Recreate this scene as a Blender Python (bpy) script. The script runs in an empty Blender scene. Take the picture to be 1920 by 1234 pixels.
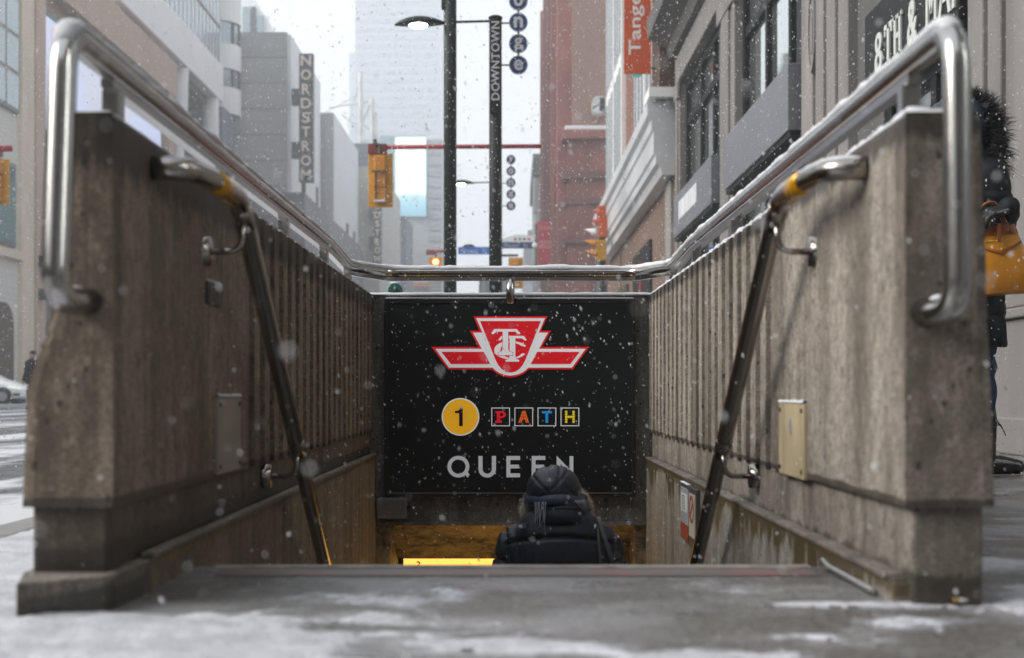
import bpy, bmesh, math, random
from mathutils import Vector, Matrix, noise as mn
random.seed(7)
C = bpy.context.scene.collection
SC = bpy.context.scene
R = math.radians
F = 2667.0; HZ = 735.0; H = 0.37
def P(px, py, Y):
    return Vector(((px-960)*Y/F, Y, H+(HZ-py)*Y/F))
def PX(px, Y): return (px-960)*Y/F
def PZ(py, Y): return H+(HZ-py)*Y/F

# ---------------------------------------------------------------- materials
MATS = {}
def nodes_of(name):
    m = bpy.data.materials.new(name); m.use_nodes = True
    nt = m.node_tree; b = nt.nodes['Principled BSDF']
    return m, nt, b
def N(nt, t, **kw):
    n = nt.nodes.new(t)
    for k, v in kw.items():
        if k in n.inputs.keys(): n.inputs[k].default_value = v
        else: setattr(n, k, v)
    return n
def L(nt, a, b): nt.links.new(a, b)
def ramp(nt, fac, stops):
    r = nt.nodes.new('ShaderNodeValToRGB')
    e = r.color_ramp.elements
    while len(e) < len(stops): e.new(0.5)
    for i, (p, c) in enumerate(stops):
        e[i].position = p
        e[i].color = (c, c, c, 1) if isinstance(c, (int, float)) else (*c, 1)
    L(nt, fac, r.inputs[0]); return r.outputs[0]
def coords(nt, scale=(1, 1, 1)):
    t = nt.nodes.new('ShaderNodeTexCoord'); m = nt.nodes.new('ShaderNodeMapping')
    m.inputs['Scale'].default_value = scale
    L(nt, t.outputs['Object'], m.inputs[0]); return m.outputs[0]
def nz(nt, scale, nscale=1, detail=6, rough=.6):
    n = nt.nodes.new('ShaderNodeTexNoise'); n.inputs['Scale'].default_value = nscale
    n.inputs['Detail'].default_value = detail; n.inputs['Roughness'].default_value = rough
    L(nt, coords(nt, scale), n.inputs['Vector']); return n.outputs['Fac']
def mixc(nt, fac, a, b, mode='MIX'):
    x = nt.nodes.new('ShaderNodeMix'); x.data_type = 'RGBA'; x.blend_type = mode
    if isinstance(fac, (int, float)): x.inputs[0].default_value = fac
    else: L(nt, fac, x.inputs[0])
    for s, v in ((6, a), (7, b)):
        if isinstance(v, tuple): x.inputs[s].default_value = (*v, 1)
        else: L(nt, v, x.inputs[s])
    return x.outputs[2]
def mth(nt, op, a, b=None, clamp=False):
    x = nt.nodes.new('ShaderNodeMath'); x.operation = op; x.use_clamp = clamp
    for i, v in enumerate((a, b)):
        if v is None: continue
        if isinstance(v, (int, float)): x.inputs[i].default_value = v
        else: L(nt, v, x.inputs[i])
    return x.outputs[0]
def bumpn(nt, b, h, strength=.3, dist=.01):
    x = nt.nodes.new('ShaderNodeBump'); x.inputs['Strength'].default_value = strength
    x.inputs['Distance'].default_value = dist
    L(nt, h, x.inputs['Height']); L(nt, x.outputs[0], b.inputs['Normal'])

def M(name, col, rough=.6, metal=0.0, var=.25, vs=(1, 1, 1), bump=0, bs=40, bd=.005, emis=None, es=0, coat=0, spec=None):
    if name in MATS: return MATS[name]
    m, nt, b = nodes_of(name)
    if var:
        f = nz(nt, vs, 1.0)
        dark = tuple(c*(1-var) for c in col); lite = tuple(min(1, c*(1+var*.7)) for c in col)
        c = mixc(nt, ramp(nt, f, [(.3, 0.), (.7, 1.)]), dark, lite)
        L(nt, c, b.inputs['Base Color'])
        L(nt, mth(nt, 'MULTIPLY_ADD', f, .25) if False else ramp(nt, f, [(.3, max(0, rough-.08)), (.7, min(1, rough+.1))]), b.inputs['Roughness'])
    else:
        b.inputs['Base Color'].default_value = (*col, 1); b.inputs['Roughness'].default_value = rough
    b.inputs['Metallic'].default_value = metal
    if bump: bumpn(nt, b, nz(nt, (bs, bs, bs), 1.0), bump, bd)
    if emis:
        b.inputs['Emission Color'].default_value = (*emis, 1); b.inputs['Emission Strength'].default_value = es
    if coat: b.inputs['Coat Weight'].default_value = coat; b.inputs['Coat Roughness'].default_value = .1
    if spec is not None: b.inputs['Specular IOR Level'].default_value = spec
    MATS[name] = m; return m

def concrete(name, a, c, streak=.5, wetz=None, drip=None, top=None):
    m, nt, b = nodes_of(name)
    f1 = nz(nt, (3.2, 3.2, 2.6), 1.0, 10, .7)
    f2 = nz(nt, (13, 13, 1.0), 1.0, 7, .6)         # vertical board streaks
    f3 = nz(nt, (7, 7, .45), 1.0, 4, .55)
    s = mth(nt, 'ADD', mth(nt, 'MULTIPLY', f2, streak), mth(nt, 'MULTIPLY', f1, 1-streak))
    s = mth(nt, 'ADD', mth(nt, 'MULTIPLY', s, .6), mth(nt, 'MULTIPLY', f3, .4))
    col = mixc(nt, ramp(nt, s, [(.42, 0.), (.56, 1.)]), c, a)
    f4 = nz(nt, (48, 48, .5), 1.0, 2, .5)
    col = mixc(nt, ramp(nt, f4, [(.62, 0.), (.74, .30)]), col, tuple(x*.5 for x in c))
    fine = nz(nt, (150, 150, 150), 1.0, 4, .7)
    col = mixc(nt, ramp(nt, fine, [(.36, .75), (.58, 0.)]), col, tuple(x*.5 for x in c))
    mid = nz(nt, (42, 42, 30), 1.0, 6, .7)
    col = mixc(nt, ramp(nt, mid, [(.34, .6), (.52, 0.)]), col, tuple(x*.6 for x in c))
    col = mixc(nt, ramp(nt, mid, [(.56, 0.), (.72, .45)]), col, tuple(min(1, x*1.35) for x in a))
    # air holes
    v = nt.nodes.new('ShaderNodeTexVoronoi'); v.inputs['Scale'].default_value = 30
    L(nt, coords(nt, (1, 1, .7)), v.inputs['Vector'])
    big = nz(nt, (9, 9, 9), 1.0, 2)
    hole = mth(nt, 'LESS_THAN', mth(nt, 'ADD', v.outputs['Distance'], mth(nt, 'MULTIPLY', big, -.32)), -.02)
    col = mixc(nt, mth(nt, 'MULTIPLY', hole, .8), col, tuple(x*.22 for x in c))
    rough = ramp(nt, s, [(.3, .62), (.7, .85)])
    if drip is not None:
        z0, amp, dc = drip
        t = nt.nodes.new('ShaderNodeTexCoord'); sp = nt.nodes.new('ShaderNodeSeparateXYZ')
        L(nt, t.outputs['Object'], sp.inputs[0])
        d1 = nz(nt, (0.01, 26, .01), 1.0, 3, .6); d0 = nz(nt, (.01, 2.2, .01), 1.0, 2, .5)
        d = mth(nt, 'MULTIPLY', mth(nt, 'MULTIPLY', ramp(nt, d1, [(.35, 0.), (.75, 1.)]), ramp(nt, d0, [(.42, .12), (.62, 1.)])), amp)
        lim = mth(nt, 'SUBTRACT', z0, d)
        k = mth(nt, 'MULTIPLY', mth(nt, 'SUBTRACT', sp.outputs[2], lim), 90, True)
        k.node.use_clamp = True
        col = mixc(nt, mth(nt, 'MULTIPLY', k, .85), col, dc)
        rough = mixc(nt, k, rough, (.3, .3, .3))
    if wetz is not None:
        z0, zw = wetz
        t = nt.nodes.new('ShaderNodeTexCoord'); sp = nt.nodes.new('ShaderNodeSeparateXYZ')
        L(nt, t.outputs['Object'], sp.inputs[0])
        q = mth(nt, 'ADD', sp.outputs[2], mth(nt, 'MULTIPLY', nz(nt, (14, 14, 3), 1.0, 4), -zw*1.6))
        k = mth(nt, 'SUBTRACT', 1.0, mth(nt, 'MULTIPLY', mth(nt, 'SUBTRACT', q, z0-zw*.8), 1/(zw*.35)), True)
        k.node.use_clamp = True
        col = mixc(nt, mth(nt, 'MULTIPLY', k, .75), col, (.03, .026, .02))
        rough = mixc(nt, k, rough, (.35, .35, .35))
    if top is not None:
        z0, zw = top
        t = nt.nodes.new('ShaderNodeTexCoord'); sp = nt.nodes.new('ShaderNodeSeparateXYZ')
        L(nt, t.outputs['Object'], sp.inputs[0])
        q = mth(nt, 'ADD', sp.outputs[2], mth(nt, 'MULTIPLY', mth(nt, 'SUBTRACT', nz(nt, (40, 40, 4), 1.0, 4), .5), zw*2.2))
        k = mth(nt, 'MULTIPLY', mth(nt, 'SUBTRACT', q, z0-zw), 1/(zw*.5), True)
        k.node.use_clamp = True
        col = mixc(nt, mth(nt, 'MULTIPLY', k, .8), col, (.028, .024, .02))
    L(nt, col, b.inputs['Base Color'])
    L(nt, rough, b.inputs['Roughness'])
    hgt = mth(nt, 'SUBTRACT', mth(nt, 'ADD', mth(nt, 'MULTIPLY', f2, .6), mth(nt, 'MULTIPLY', fine, .4)), mth(nt, 'MULTIPLY', hole, .9))
    bumpn(nt, b, hgt, .55, .006)
    MATS[name] = m; return m

def brick(name, c1, c2, mort, scale=1.0, axis='Y', rough=.85):
    if name in MATS: return MATS[name]
    m, nt, b = nodes_of(name)
    t = nt.nodes.new('ShaderNodeTexCoord'); sp = nt.nodes.new('ShaderNodeSeparateXYZ'); cb = nt.nodes.new('ShaderNodeCombineXYZ')
    L(nt, t.outputs['Object'], sp.inputs[0])
    L(nt, mth(nt, 'ADD', sp.outputs[0], sp.outputs[1]), cb.inputs[0]); L(nt, sp.outputs[2], cb.inputs[1])
    br = nt.nodes.new('ShaderNodeTexBrick')
    br.inputs['Scale'].default_value = 4.0/scale
    br.inputs['Color1'].default_value = (*c1, 1); br.inputs['Color2'].default_value = (*c2, 1); br.inputs['Mortar'].default_value = (*mort, 1)
    br.inputs['Mortar Size'].default_value = .012; br.inputs['Brick Width'].default_value = .9; br.inputs['Row Height'].default_value = .3
    L(nt, cb.outputs[0], br.inputs['Vector'])
    f = nz(nt, (.25, .25, .15), 1.0, 6)
    col = mixc(nt, ramp(nt, f, [(.3, .55), (.7, 0.)]), br.outputs['Color'], tuple(x*.45 for x in c1))
    L(nt, col, b.inputs['Base Color']); b.inputs['Roughness'].default_value = rough
    bumpn(nt, b, br.outputs['Fac'], -.3, .01)
    MATS[name] = m; return m

def steel(name, col=(.48, .465, .45), rough=.2):
    m, nt, b = nodes_of(name)
    f = nz(nt, (5, 5, 5), 1.0, 6); g = nz(nt, (60, 60, 300), 1.0, 3)
    L(nt, mixc(nt, ramp(nt, f, [(.3, 0.), (.7, 1.)]), tuple(c*.82 for c in col), col), b.inputs['Base Color'])
    L(nt, ramp(nt, mth(nt, 'ADD', mth(nt, 'MULTIPLY', f, .6), mth(nt, 'MULTIPLY', g, .4)), [(.3, rough-.04), (.7, rough+.05)]), b.inputs['Roughness'])
    b.inputs['Metallic'].default_value = 1
    bumpn(nt, b, nz(nt, (60, 60, 60), 1.0, 2), .02, .001)
    MATS[name] = m; return m

def snowmat(name='snow_mat'):
    m, nt, b = nodes_of(name)
    f = nz(nt, (7, 7, 7), 1.0, 6)
    L(nt, mixc(nt, f, (.60, .61, .65), (.84, .85, .88)), b.inputs['Base Color'])
    b.inputs['Roughness'].default_value = .75
    bumpn(nt, b, nz(nt, (120, 120, 120), 1.0, 5, .7), .6, .008)
    MATS[name] = m; return m

# ---------------------------------------------------------------- mesh builder
ORG = {}
class MB:
    def __init__(s): s.v = []; s.f = []
    def add(s, vs, fs):
        o = len(s.v); s.v += [Vector(v) for v in vs]; s.f += [tuple(i+o for i in f) for f in fs]; return s
    def box(s, x0, x1, y0, y1, z0, z1):
        return s.add([(x0,y0,z0),(x1,y0,z0),(x1,y1,z0),(x0,y1,z0),(x0,y0,z1),(x1,y0,z1),(x1,y1,z1),(x0,y1,z1)],
                     [(0,3,2,1),(4,5,6,7),(0,1,5,4),(1,2,6,5),(2,3,7,6),(3,0,4,7)])
    def prism(s, pts, mp, d0, d1):
        n = len(pts)
        vs = [mp(u, w, d0) for u, w in pts]+[mp(u, w, d1) for u, w in pts]
        fs = [tuple(range(n-1, -1, -1)), tuple(range(n, 2*n))]+[(i, (i+1) % n, n+(i+1) % n, n+i) for i in range(n)]
        return s.add(vs, fs)
    def ring_prism(s, outer, inner, mp, d0, d1):
        n = len(outer)
        vs = [mp(u, w, d) for d in (d0, d1) for p in (outer, inner) for u, w in p]
        fs = []
        for i in range(n):
            j = (i+1) % n
            fs += [(i, j, n+j, n+i), (2*n+i, 3*n+i, 3*n+j, 2*n+j), (i, 2*n+i, 2*n+j, j), (n+i, n+j, 3*n+j, 3*n+i)]
        return s.add(vs, fs)
    def loft(s, rings, cap=True, closed=True):
        n = len(rings[0]); vs = [p for r in rings for p in r]; fs = []
        for a in range(len(rings)-1):
            for i in range(n if closed else n-1):
                j = (i+1) % n; fs.append((a*n+i, a*n+j, (a+1)*n+j, (a+1)*n+i))
        if cap: fs += [tuple(range(n-1, -1, -1)), tuple(range((len(rings)-1)*n, len(rings)*n))]
        return s.add(vs, fs)
    def tube(s, pts, r, n=12, cap=True, flat=1.0, up=None):
        pts = [Vector(p) for p in pts]; rings = []
        prev = None
        for i, p in enumerate(pts):
            t = (pts[min(i+1, len(pts)-1)]-pts[max(i-1, 0)]).normalized()
            if prev is None:
                a = Vector(up) if up else (Vector((0, 0, 1)) if abs(t.z) < .9 else Vector((1, 0, 0)))
            else: a = prev
            a = (a-t*a.dot(t)).normalized(); b = t.cross(a); prev = a
            rr = r[i] if isinstance(r, (list, tuple)) else r
            rings.append([p+(a*math.cos(2*math.pi*k/n)*flat+b*math.sin(2*math.pi*k/n))*rr for k in range(n)])
        return s.loft(rings, cap)
    def sphere(s, c, r, n=12, m=8):
        c = Vector(c); r = (r, r, r) if isinstance(r, (int, float)) else r
        rings = []
        vs = [c+Vector((0, 0, -r[2]))]
        for a in range(1, m):
            ph = -math.pi/2+math.pi*a/m
            vs += [c+Vector((r[0]*math.cos(ph)*math.cos(2*math.pi*k/n), r[1]*math.cos(ph)*math.sin(2*math.pi*k/n), r[2]*math.sin(ph))) for k in range(n)]
        vs.append(c+Vector((0, 0, r[2]))); fs = []
        for k in range(n): fs.append((0, 1+(k+1) % n, 1+k))
        for a in range(m-2):
            for k in range(n):
                j = (k+1) % n; fs.append((1+a*n+k, 1+a*n+j, 1+(a+1)*n+j, 1+(a+1)*n+k))
        q = len(vs)-1
        for k in range(n): fs.append((q, 1+(m-2)*n+k, 1+(m-2)*n+(k+1) % n))
        return s.add(vs, fs)
    def limb(s, pts, rad, n=12):
        s.tube(pts, rad, n)
        for p, r in zip(pts, rad): s.sphere(p, r*.995, n, 8)
        return s
    def cyl(s, c, r, h, n=24, axis='Z'):
        c = Vector(c); d = {'X': Vector((1,0,0)), 'Y': Vector((0,1,0)), 'Z': Vector((0,0,1))}[axis]
        return s.tube([c, c+d*h], r, n)
    def grid(s, fn, nu, nv):
        vs = [fn(i/(nu-1), j/(nv-1)) for i in range(nu) for j in range(nv)]
        return s.add(vs, [(i*nv+j, (i+1)*nv+j, (i+1)*nv+j+1, i*nv+j+1) for i in range(nu-1) for j in range(nv-1)])
    def xform(s, mat):
        s.v = [mat @ v for v in s.v]; return s
    def build(s, name, mat, parent=None, smooth=False, bevel=0, seg=2, recalc=True):
        me = bpy.data.meshes.new(name)
        o0 = ORG.get(parent.name, Vector()) if parent else Vector()
        me.from_pydata([tuple(v-o0) for v in s.v], [], s.f)
        if recalc:
            bm = bmesh.new(); bm.from_mesh(me); bmesh.ops.recalc_face_normals(bm, faces=bm.faces); bm.to_mesh(me); bm.free()
        me.materials.append(mat)
        if smooth: me.polygons.foreach_set('use_smooth', [True]*len(me.polygons))
        o = bpy.data.objects.new(name, me); C.objects.link(o)
        if parent: o.parent = parent
        ORG[o.name] = o0
        if bevel:
            b = o.modifiers.new('bevel', 'BEVEL'); b.width = bevel; b.segments = seg; b.limit_method = 'ANGLE'; b.angle_limit = R(40)
            if smooth is False:
                me.polygons.foreach_set('use_smooth', [False]*len(me.polygons))
        return o
def tag(o, label=None, cat=None, group=None, kind=None):
    if label: o['label'] = label
    if cat: o['category'] = cat
    if group: o['group'] = group
    if kind: o['kind'] = kind
    return o
def thing(name, label, cat, loc=(0, 0, 0), group=None):
    o = bpy.data.objects.new(name, None); C.objects.link(o); o.location = loc; o.empty_display_size = .1
    ORG[o.name] = Vector(loc); return tag(o, label, cat, group)
def struct(o): o['kind'] = 'structure'; return o
def dup(root, loc, label, group=None):
    r = root.copy(); C.objects.link(r); r.location = loc; r['label'] = label
    if group: r['group'] = group
    ORG[r.name] = Vector(loc)
    for ch in list(root.children):
        c = ch.copy(); C.objects.link(c); c.parent = r
        for g in list(ch.children):
            d = g.copy(); C.objects.link(d); d.parent = c
    return r
def remesh(mb, voxel, it=4, fac=.5):
    me = bpy.data.meshes.new('tmp'); me.from_pydata([tuple(v) for v in mb.v], [], mb.f)
    bm = bmesh.new(); bm.from_mesh(me); bmesh.ops.recalc_face_normals(bm, faces=bm.faces); bm.to_mesh(me); bm.free()
    o = bpy.data.objects.new('tmp', me); C.objects.link(o)
    r = o.modifiers.new('r', 'REMESH'); r.mode = 'VOXEL'; r.voxel_size = voxel
    if it:
        q = o.modifiers.new('s', 'SMOOTH'); q.factor = fac; q.iterations = it
    dg = bpy.context.evaluated_depsgraph_get(); dg.update()
    m2 = bpy.data.meshes.new_from_object(o.evaluated_get(dg))
    out = MB(); out.v = [v.co.copy() for v in m2.vertices]; out.f = [tuple(p.vertices) for p in m2.polygons]
    out.n = [v.normal.copy() for v in m2.vertices]
    bpy.data.objects.remove(o); bpy.data.meshes.remove(me); bpy.data.meshes.remove(m2)
    return out
def text(mb, s, mp, w=None, h=None, d=(0, .002), bold=0.0, spacing=1.0, center=True, shear=0):
    """lay the words s into mb: mp(u,v,d) -> world; fitted to width w or height h, origin centred"""
    cu = bpy.data.curves.new('t', 'FONT'); cu.body = s; cu.offset = bold; cu.space_character = spacing; cu.resolution_u = 3; cu.shear = shear
    o = bpy.data.objects.new('t', cu); C.objects.link(o)
    dg = bpy.context.evaluated_depsgraph_get(); dg.update()
    me = bpy.data.meshes.new_from_object(o.evaluated_get(dg))
    xs = [v.co.x for v in me.vertices]; ys = [v.co.y for v in me.vertices]
    x0, x1, y0, y1 = min(xs), max(xs), min(ys), max(ys)
    sx = w/(x1-x0) if w else None; sy = h/(y1-y0) if h else None
    sx = sx or sy; sy = sy or sx
    cx, cy = (x0+x1)/2, (y0+y1)/2
    n = len(me.vertices); vs = []
    for dd in d: vs += [mp((v.co.x-cx)*sx, (v.co.y-cy)*sy, dd) for v in me.vertices]
    fs = [tuple(n+i for i in p.vertices) for p in me.polygons]
    cnt = {}
    for p in me.polygons:
        for a, b in p.edge_keys: cnt[(a, b)] = cnt.get((a, b), 0)+1
    fs += [(a, b, n+b, n+a) for (a, b), c in cnt.items() if c == 1]
    mb.add(vs, fs)
    bpy.data.objects.remove(o); bpy.data.curves.remove(cu); bpy.data.meshes.remove(me)
    return mb
def ell(cx, cy, rx, ry, n=40, a0=0, a1=360):
    full = abs(a1-a0) >= 360
    m = n if full else n+1
    return [(cx+rx*math.cos(R(a0+(a1-a0)*i/n)), cy+ry*math.sin(R(a0+(a1-a0)*i/n))) for i in range(m)]
def arc3(c, u, v, r, a0, a1, n=8):
    c, u, v = Vector(c), Vector(u), Vector(v)
    return [c+u*r*math.cos(R(a0+(a1-a0)*i/n))+v*r*math.sin(R(a0+(a1-a0)*i/n)) for i in range(n+1)]
def fillet(pts, r, n=6):
    """round the inner corners of a 3D polyline"""
    pts = [Vector(p) for p in pts]; out = [pts[0]]
    for i in range(1, len(pts)-1):
        a, b, c = pts[i-1], pts[i], pts[i+1]
        da, dc = (a-b), (c-b); rr = min(r, da.length*.49, dc.length*.49)
        p, q = b+da.normalized()*rr, b+dc.normalized()*rr
        for k in range(n+1):
            t = k/n; out.append(p*(1-t)**2+b*2*t*(1-t)+q*t*t)
    out.append(pts[-1]); return out
def resample(pts, step):
    pts = [Vector(p) for p in pts]; out = [pts[0]]; 
    for a, b in zip(pts, pts[1:]):
        n = max(1, int((b-a).length/step))
        for k in range(1, n+1): out.append(a.lerp(b, k/n))
    return out
def snow_on_pipe(mb, pts, r, thick=.010, step=.02, seed=0, minz=.35, wdeg=58):
    """cap of snow lying along the top of a pipe"""
    pts = resample(pts, step); rings = []; n = 9
    for i, p in enumerate(pts):
        t = (pts[min(i+1, len(pts)-1)]-pts[max(i-1, 0)]).normalized()
        up = Vector((0, 0, 1)); up = up-t*up.dot(t); f = up.length; 
        up = up.normalized() if f > 1e-3 else Vector((0, -1, 0)); b = t.cross(up)
        q = mn.noise(p*9+Vector((seed, 0, 0)))*.5+mn.noise(p*31)*.3
        th = max(0, thick*(1.0+q*1.3))*max(0, min(1, (f-minz)*3)); wid = R(wdeg+18*q)
        end = min(1, i/2, (len(pts)-1-i)/2)
        ring = []
        for k in range(n):
            a = -wid+2*wid*k/(n-1)
            rr = r-.002+(th*max(0, math.cos(a/wid*math.pi/2))**.6+.0025*(f > minz))*end+.0015*mn.noise((p+Vector((k*.01, 0, 0)))*90)*end
            ring.append(p+up*rr*math.cos(a)+b*rr*math.sin(a))
        ring.append(p+up*(r*.3))
        rings.append(ring)
    mb.loft(rings)
    return mb
# ---------------------------------------------------------------- palette
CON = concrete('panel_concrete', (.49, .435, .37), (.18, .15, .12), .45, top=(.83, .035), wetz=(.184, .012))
CONSH = concrete('shaded_concrete', (.41, .325, .245), (.125, .092, .064), .5, top=(.80, .06), wetz=(.187, .014))  # left wall panel: its shade is put into these darker, browner colours
CONLSH = concrete('shaded_lower_concrete', (.22, .188, .15), (.085, .064, .045), .45, wetz=(.10, .05))  # left base course, colours darkened the same way for shade
CONCSH = concrete('shaded_curb_concrete', (.38, .31, .235), (.13, .10, .072), .45, drip=(.045, .05, (.10, .08, .045)))  # left curb, base colours darkened for shade; the drip is a stain
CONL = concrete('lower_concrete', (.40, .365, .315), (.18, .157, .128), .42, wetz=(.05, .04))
CONC = concrete('curb_concrete', (.42, .39, .34), (.2, .18, .15), .45, drip=(.03, .30, (.085, .058, .018)))
PLIN = concrete('plinth_concrete', (.32, .28, .235), (.13, .112, .094), .3, wetz=(.034, .03))
BEAM = concrete('beam_concrete', (.30, .285, .26), (.10, .092, .08), .5)
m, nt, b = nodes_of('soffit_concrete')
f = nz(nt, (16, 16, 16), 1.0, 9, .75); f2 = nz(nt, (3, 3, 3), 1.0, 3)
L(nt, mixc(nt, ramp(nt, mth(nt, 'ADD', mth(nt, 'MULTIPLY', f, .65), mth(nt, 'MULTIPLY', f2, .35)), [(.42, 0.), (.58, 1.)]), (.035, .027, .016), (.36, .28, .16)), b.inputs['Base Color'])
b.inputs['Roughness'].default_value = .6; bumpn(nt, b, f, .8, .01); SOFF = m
STL = steel('brushed_steel')
STD = steel('dark_steel', (.38, .35, .325), .21)
SNOW = snowmat()
m, nt, b = nodes_of('trodden_snow')
f = nz(nt, (6, 7, 6), 1.0, 8, .65); f2 = nz(nt, (160, 160, 160), 1.0, 4, .8)
cs = mixc(nt, ramp(nt, f, [(.36, 0.), (.62, 1.)]), (.54, .55, .60), (.80, .81, .87))
L(nt, mixc(nt, ramp(nt, f2, [(.36, .7), (.50, 0.)]), cs, (.24, .24, .245)), b.inputs['Base Color']); b.inputs['Roughness'].default_value = .7
bumpn(nt, b, f2, .7, .006); SNOWG = m
SBLK = M('sign_black', (.008, .010, .012), .45, var=.3, vs=(3, 3, 3), spec=.18)
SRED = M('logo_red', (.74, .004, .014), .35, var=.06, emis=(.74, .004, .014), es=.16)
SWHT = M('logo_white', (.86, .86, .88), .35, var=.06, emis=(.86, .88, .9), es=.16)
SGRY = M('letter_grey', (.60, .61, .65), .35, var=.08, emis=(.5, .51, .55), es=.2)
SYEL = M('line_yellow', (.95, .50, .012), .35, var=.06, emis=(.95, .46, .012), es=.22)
BLK = M('near_black', (.010, .010, .011), .5, var=.2, spec=.25)
YBAND = M('amber_band', (.75, .36, .012), .22, .35, var=.2, vs=(40, 40, 40))

# ---------------------------------------------------------------- ground
def wet_ground(name, base, dust, sn, speck=1.0, vs=(1, 1, 1), streak=None):
    m, nt, b = nodes_of(name)
    f = nz(nt, (1.6*vs[0], 1.6*vs[1], 1), 1.0, 8, .6); g = nz(nt, (75, 75, 75), 1.0, 4, .75); h = nz(nt, (9, 9, 9), 1.0, 5, .6)
    col = mixc(nt, ramp(nt, f, [(.35, 0.), (.65, 1.)]), tuple(c*.6 for c in base), base)
    col = mixc(nt, ramp(nt, g, [(.47, 0.), (.62, .8)]), col, tuple(min(1, c*2.5) for c in base))
    gg = nz(nt, (38, 38, 38), 1.0, 3, .7)
    col = mixc(nt, ramp(nt, gg, [(.34, .7), (.46, 0.)]), col, tuple(c*.35 for c in base))
    q2 = nz(nt, (2.6, 3.4, 2), 1.0, 6, .6); q3 = nz(nt, (130, 130, 130), 1.0, 4, .8)
    k = mth(nt, 'ADD', mth(nt, 'MULTIPLY', q2, .62), mth(nt, 'ADD', mth(nt, 'MULTIPLY', q3, .24), mth(nt, 'MULTIPLY', h, .14)))
    k = ramp(nt, k, [(.475, 0.), (.575, .92*speck)])
    at = nt.nodes.new('ShaderNodeAttribute'); at.attribute_name = 'dust'
    g2 = nz(nt, (230, 230, 230), 1.0, 3, .8); g3 = nz(nt, (60, 60, 60), 1.0, 4, .7)
    dv = mth(nt, 'ADD', mth(nt, 'ADD', at.outputs['Fac'], -1.06), mth(nt, 'ADD', mth(nt, 'MULTIPLY', mth(nt, 'SUBTRACT', g2, .5), 2.6), mth(nt, 'MULTIPLY', mth(nt, 'SUBTRACT', g3, .5), 1.8)))
    kd = mth(nt, 'MULTIPLY', mth(nt, 'ADD', dv, .30), 1.6, True); kd.node.use_clamp = True
    k = mth(nt, 'MAXIMUM', mth(nt, 'MULTIPLY', k, .30), mth(nt, 'MULTIPLY', kd, .9))
    col = mixc(nt, k, col, dust)
    rough = mixc(nt, ramp(nt, f, [(.35, 0.), (.6, 1.)]), (.18, .18, .18), (.5, .5, .5))
    if streak:
        s = nz(nt, streak, 1.0, 5, .6); e = nz(nt, (2, 2, 2), 1.0, 6, .7)
        ss = mth(nt, 'ADD', mth(nt, 'MULTIPLY', s, .75), mth(nt, 'MULTIPLY', e, .25))
        sk = ramp(nt, ss, [(.49, 0.), (.57, .95)])
        col = mixc(nt, sk, col, (.66, .67, .70)); rough = mixc(nt, sk, rough, (.8, .8, .8))
    L(nt, col, b.inputs['Base Color']); L(nt, rough, b.inputs['Roughness'])
    bumpn(nt, b, mth(nt, 'ADD', g, mth(nt, 'MULTIPLY', h, .6)), .6, .006)
    return m
WALK = wet_ground('wet_sidewalk', (.115, .107, .099), (.56, .57, .62), 1.0)
ROADM = wet_ground('wet_asphalt', (.055, .056, .060), (.4, .41, .43), .5, streak=(1.1, .035, 1))
KX = -1.28   # kerb line of the near pavement
rd = MB()
for x0, x1, y0, y1 in ((-260, KX-.01, -60, 640), (KX-.01, 220, 46.5, 64), (KX-.01, 220, 500, 640), (60, 220, -60, 46.5), (60, 220, 64, 500)):
    rd.add([(x0, y0, -.13), (x1, y0, -.13), (x1, y1, -.13), (x0, y1, -.13)], [(0, 1, 2, 3)])
struct(rd.build('road', ROADM))
def snow_depth(x, y):
    n = mn.fractal(Vector((x*2.6, y*3.6, 1.7)), .55, 2.1, 6)*1.05
    n += mn.noise(Vector((x*17, y*17, 5)))*.30 + mn.noise(Vector((x*44, y*44, 9)))*.25
    def s(v, w): return 1/(1+math.exp(-max(-40, min(40, v/w))))
    b = -.85
    b += 1.30*s(-.10-x+.35*mn.noise(Vector((x*2, y*2, 8))), .07)*s(2.36-y, .03)            # front left
    b -= .55*math.exp(-((x+.30)/.20)**2-((y-2.22)/.035)**2)
    b += 1.3*math.exp(-((x-.0)/.13)**2-((y-2.07)/.055)**2)                                 # patch in the middle
    b += .50*math.exp(-((x+.40)/.28)**2-((y-2.62)/.13)**2)                                 # dusting on the landing
    b += .35*math.exp(-((x-.0)/.5)**2-((y-2.72)/.13)**2)+.25*s(2.5-y, .05)
    b += 1.9*s(-.85-x, .025)                                                               # left of the wall
    b += 1.35*math.exp(-((x-.60)/.22)**2-((y-2.47)/.03)**2)                               # ridge by the right wall
    b += 1.6*s(x-.86, .03)*(math.exp(-((y-2.55)/.20)**2)+.8*math.exp(-((y-3.05)/.10)**2)+.55*math.exp(-((y-3.6)/.12)**2))
    b += .8*math.exp(-((x-.30)/.12)**2-((y-1.98)/.04)**2)
    b += .7*s(y-9, 1.0)*s(1.1-x, .4) + .35*s(1.6-y, .2)
    return n+b
g = MB(); dust = {}
ys0, ys1 = -30, 420
def gpatch(x0, x1, y0, y1, st):
    nx, ny = max(2, round((x1-x0)/st)+1), max(2, round((y1-y0)/st)+1)
    o = len(g.v); vs = []
    for i in range(nx):
        for j in range(ny):
            x, y = x0+(x1-x0)*i/(nx-1), y0+(y1-y0)*j/(ny-1); dust[o+len(vs)] = snow_depth(x, y)+1; vs.append((x, y, 0))
    g.add(vs, [(i*ny+j, (i+1)*ny+j, (i+1)*ny+j+1, i*ny+j+1) for i in range(nx-1) for j in range(ny-1)])
gpatch(KX, -.70, 1.4, 7.18, .03); gpatch(-.70, .70, 1.4, 3.018, .014); gpatch(.70, 2.4, 1.4, 7.18, .02)
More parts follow.
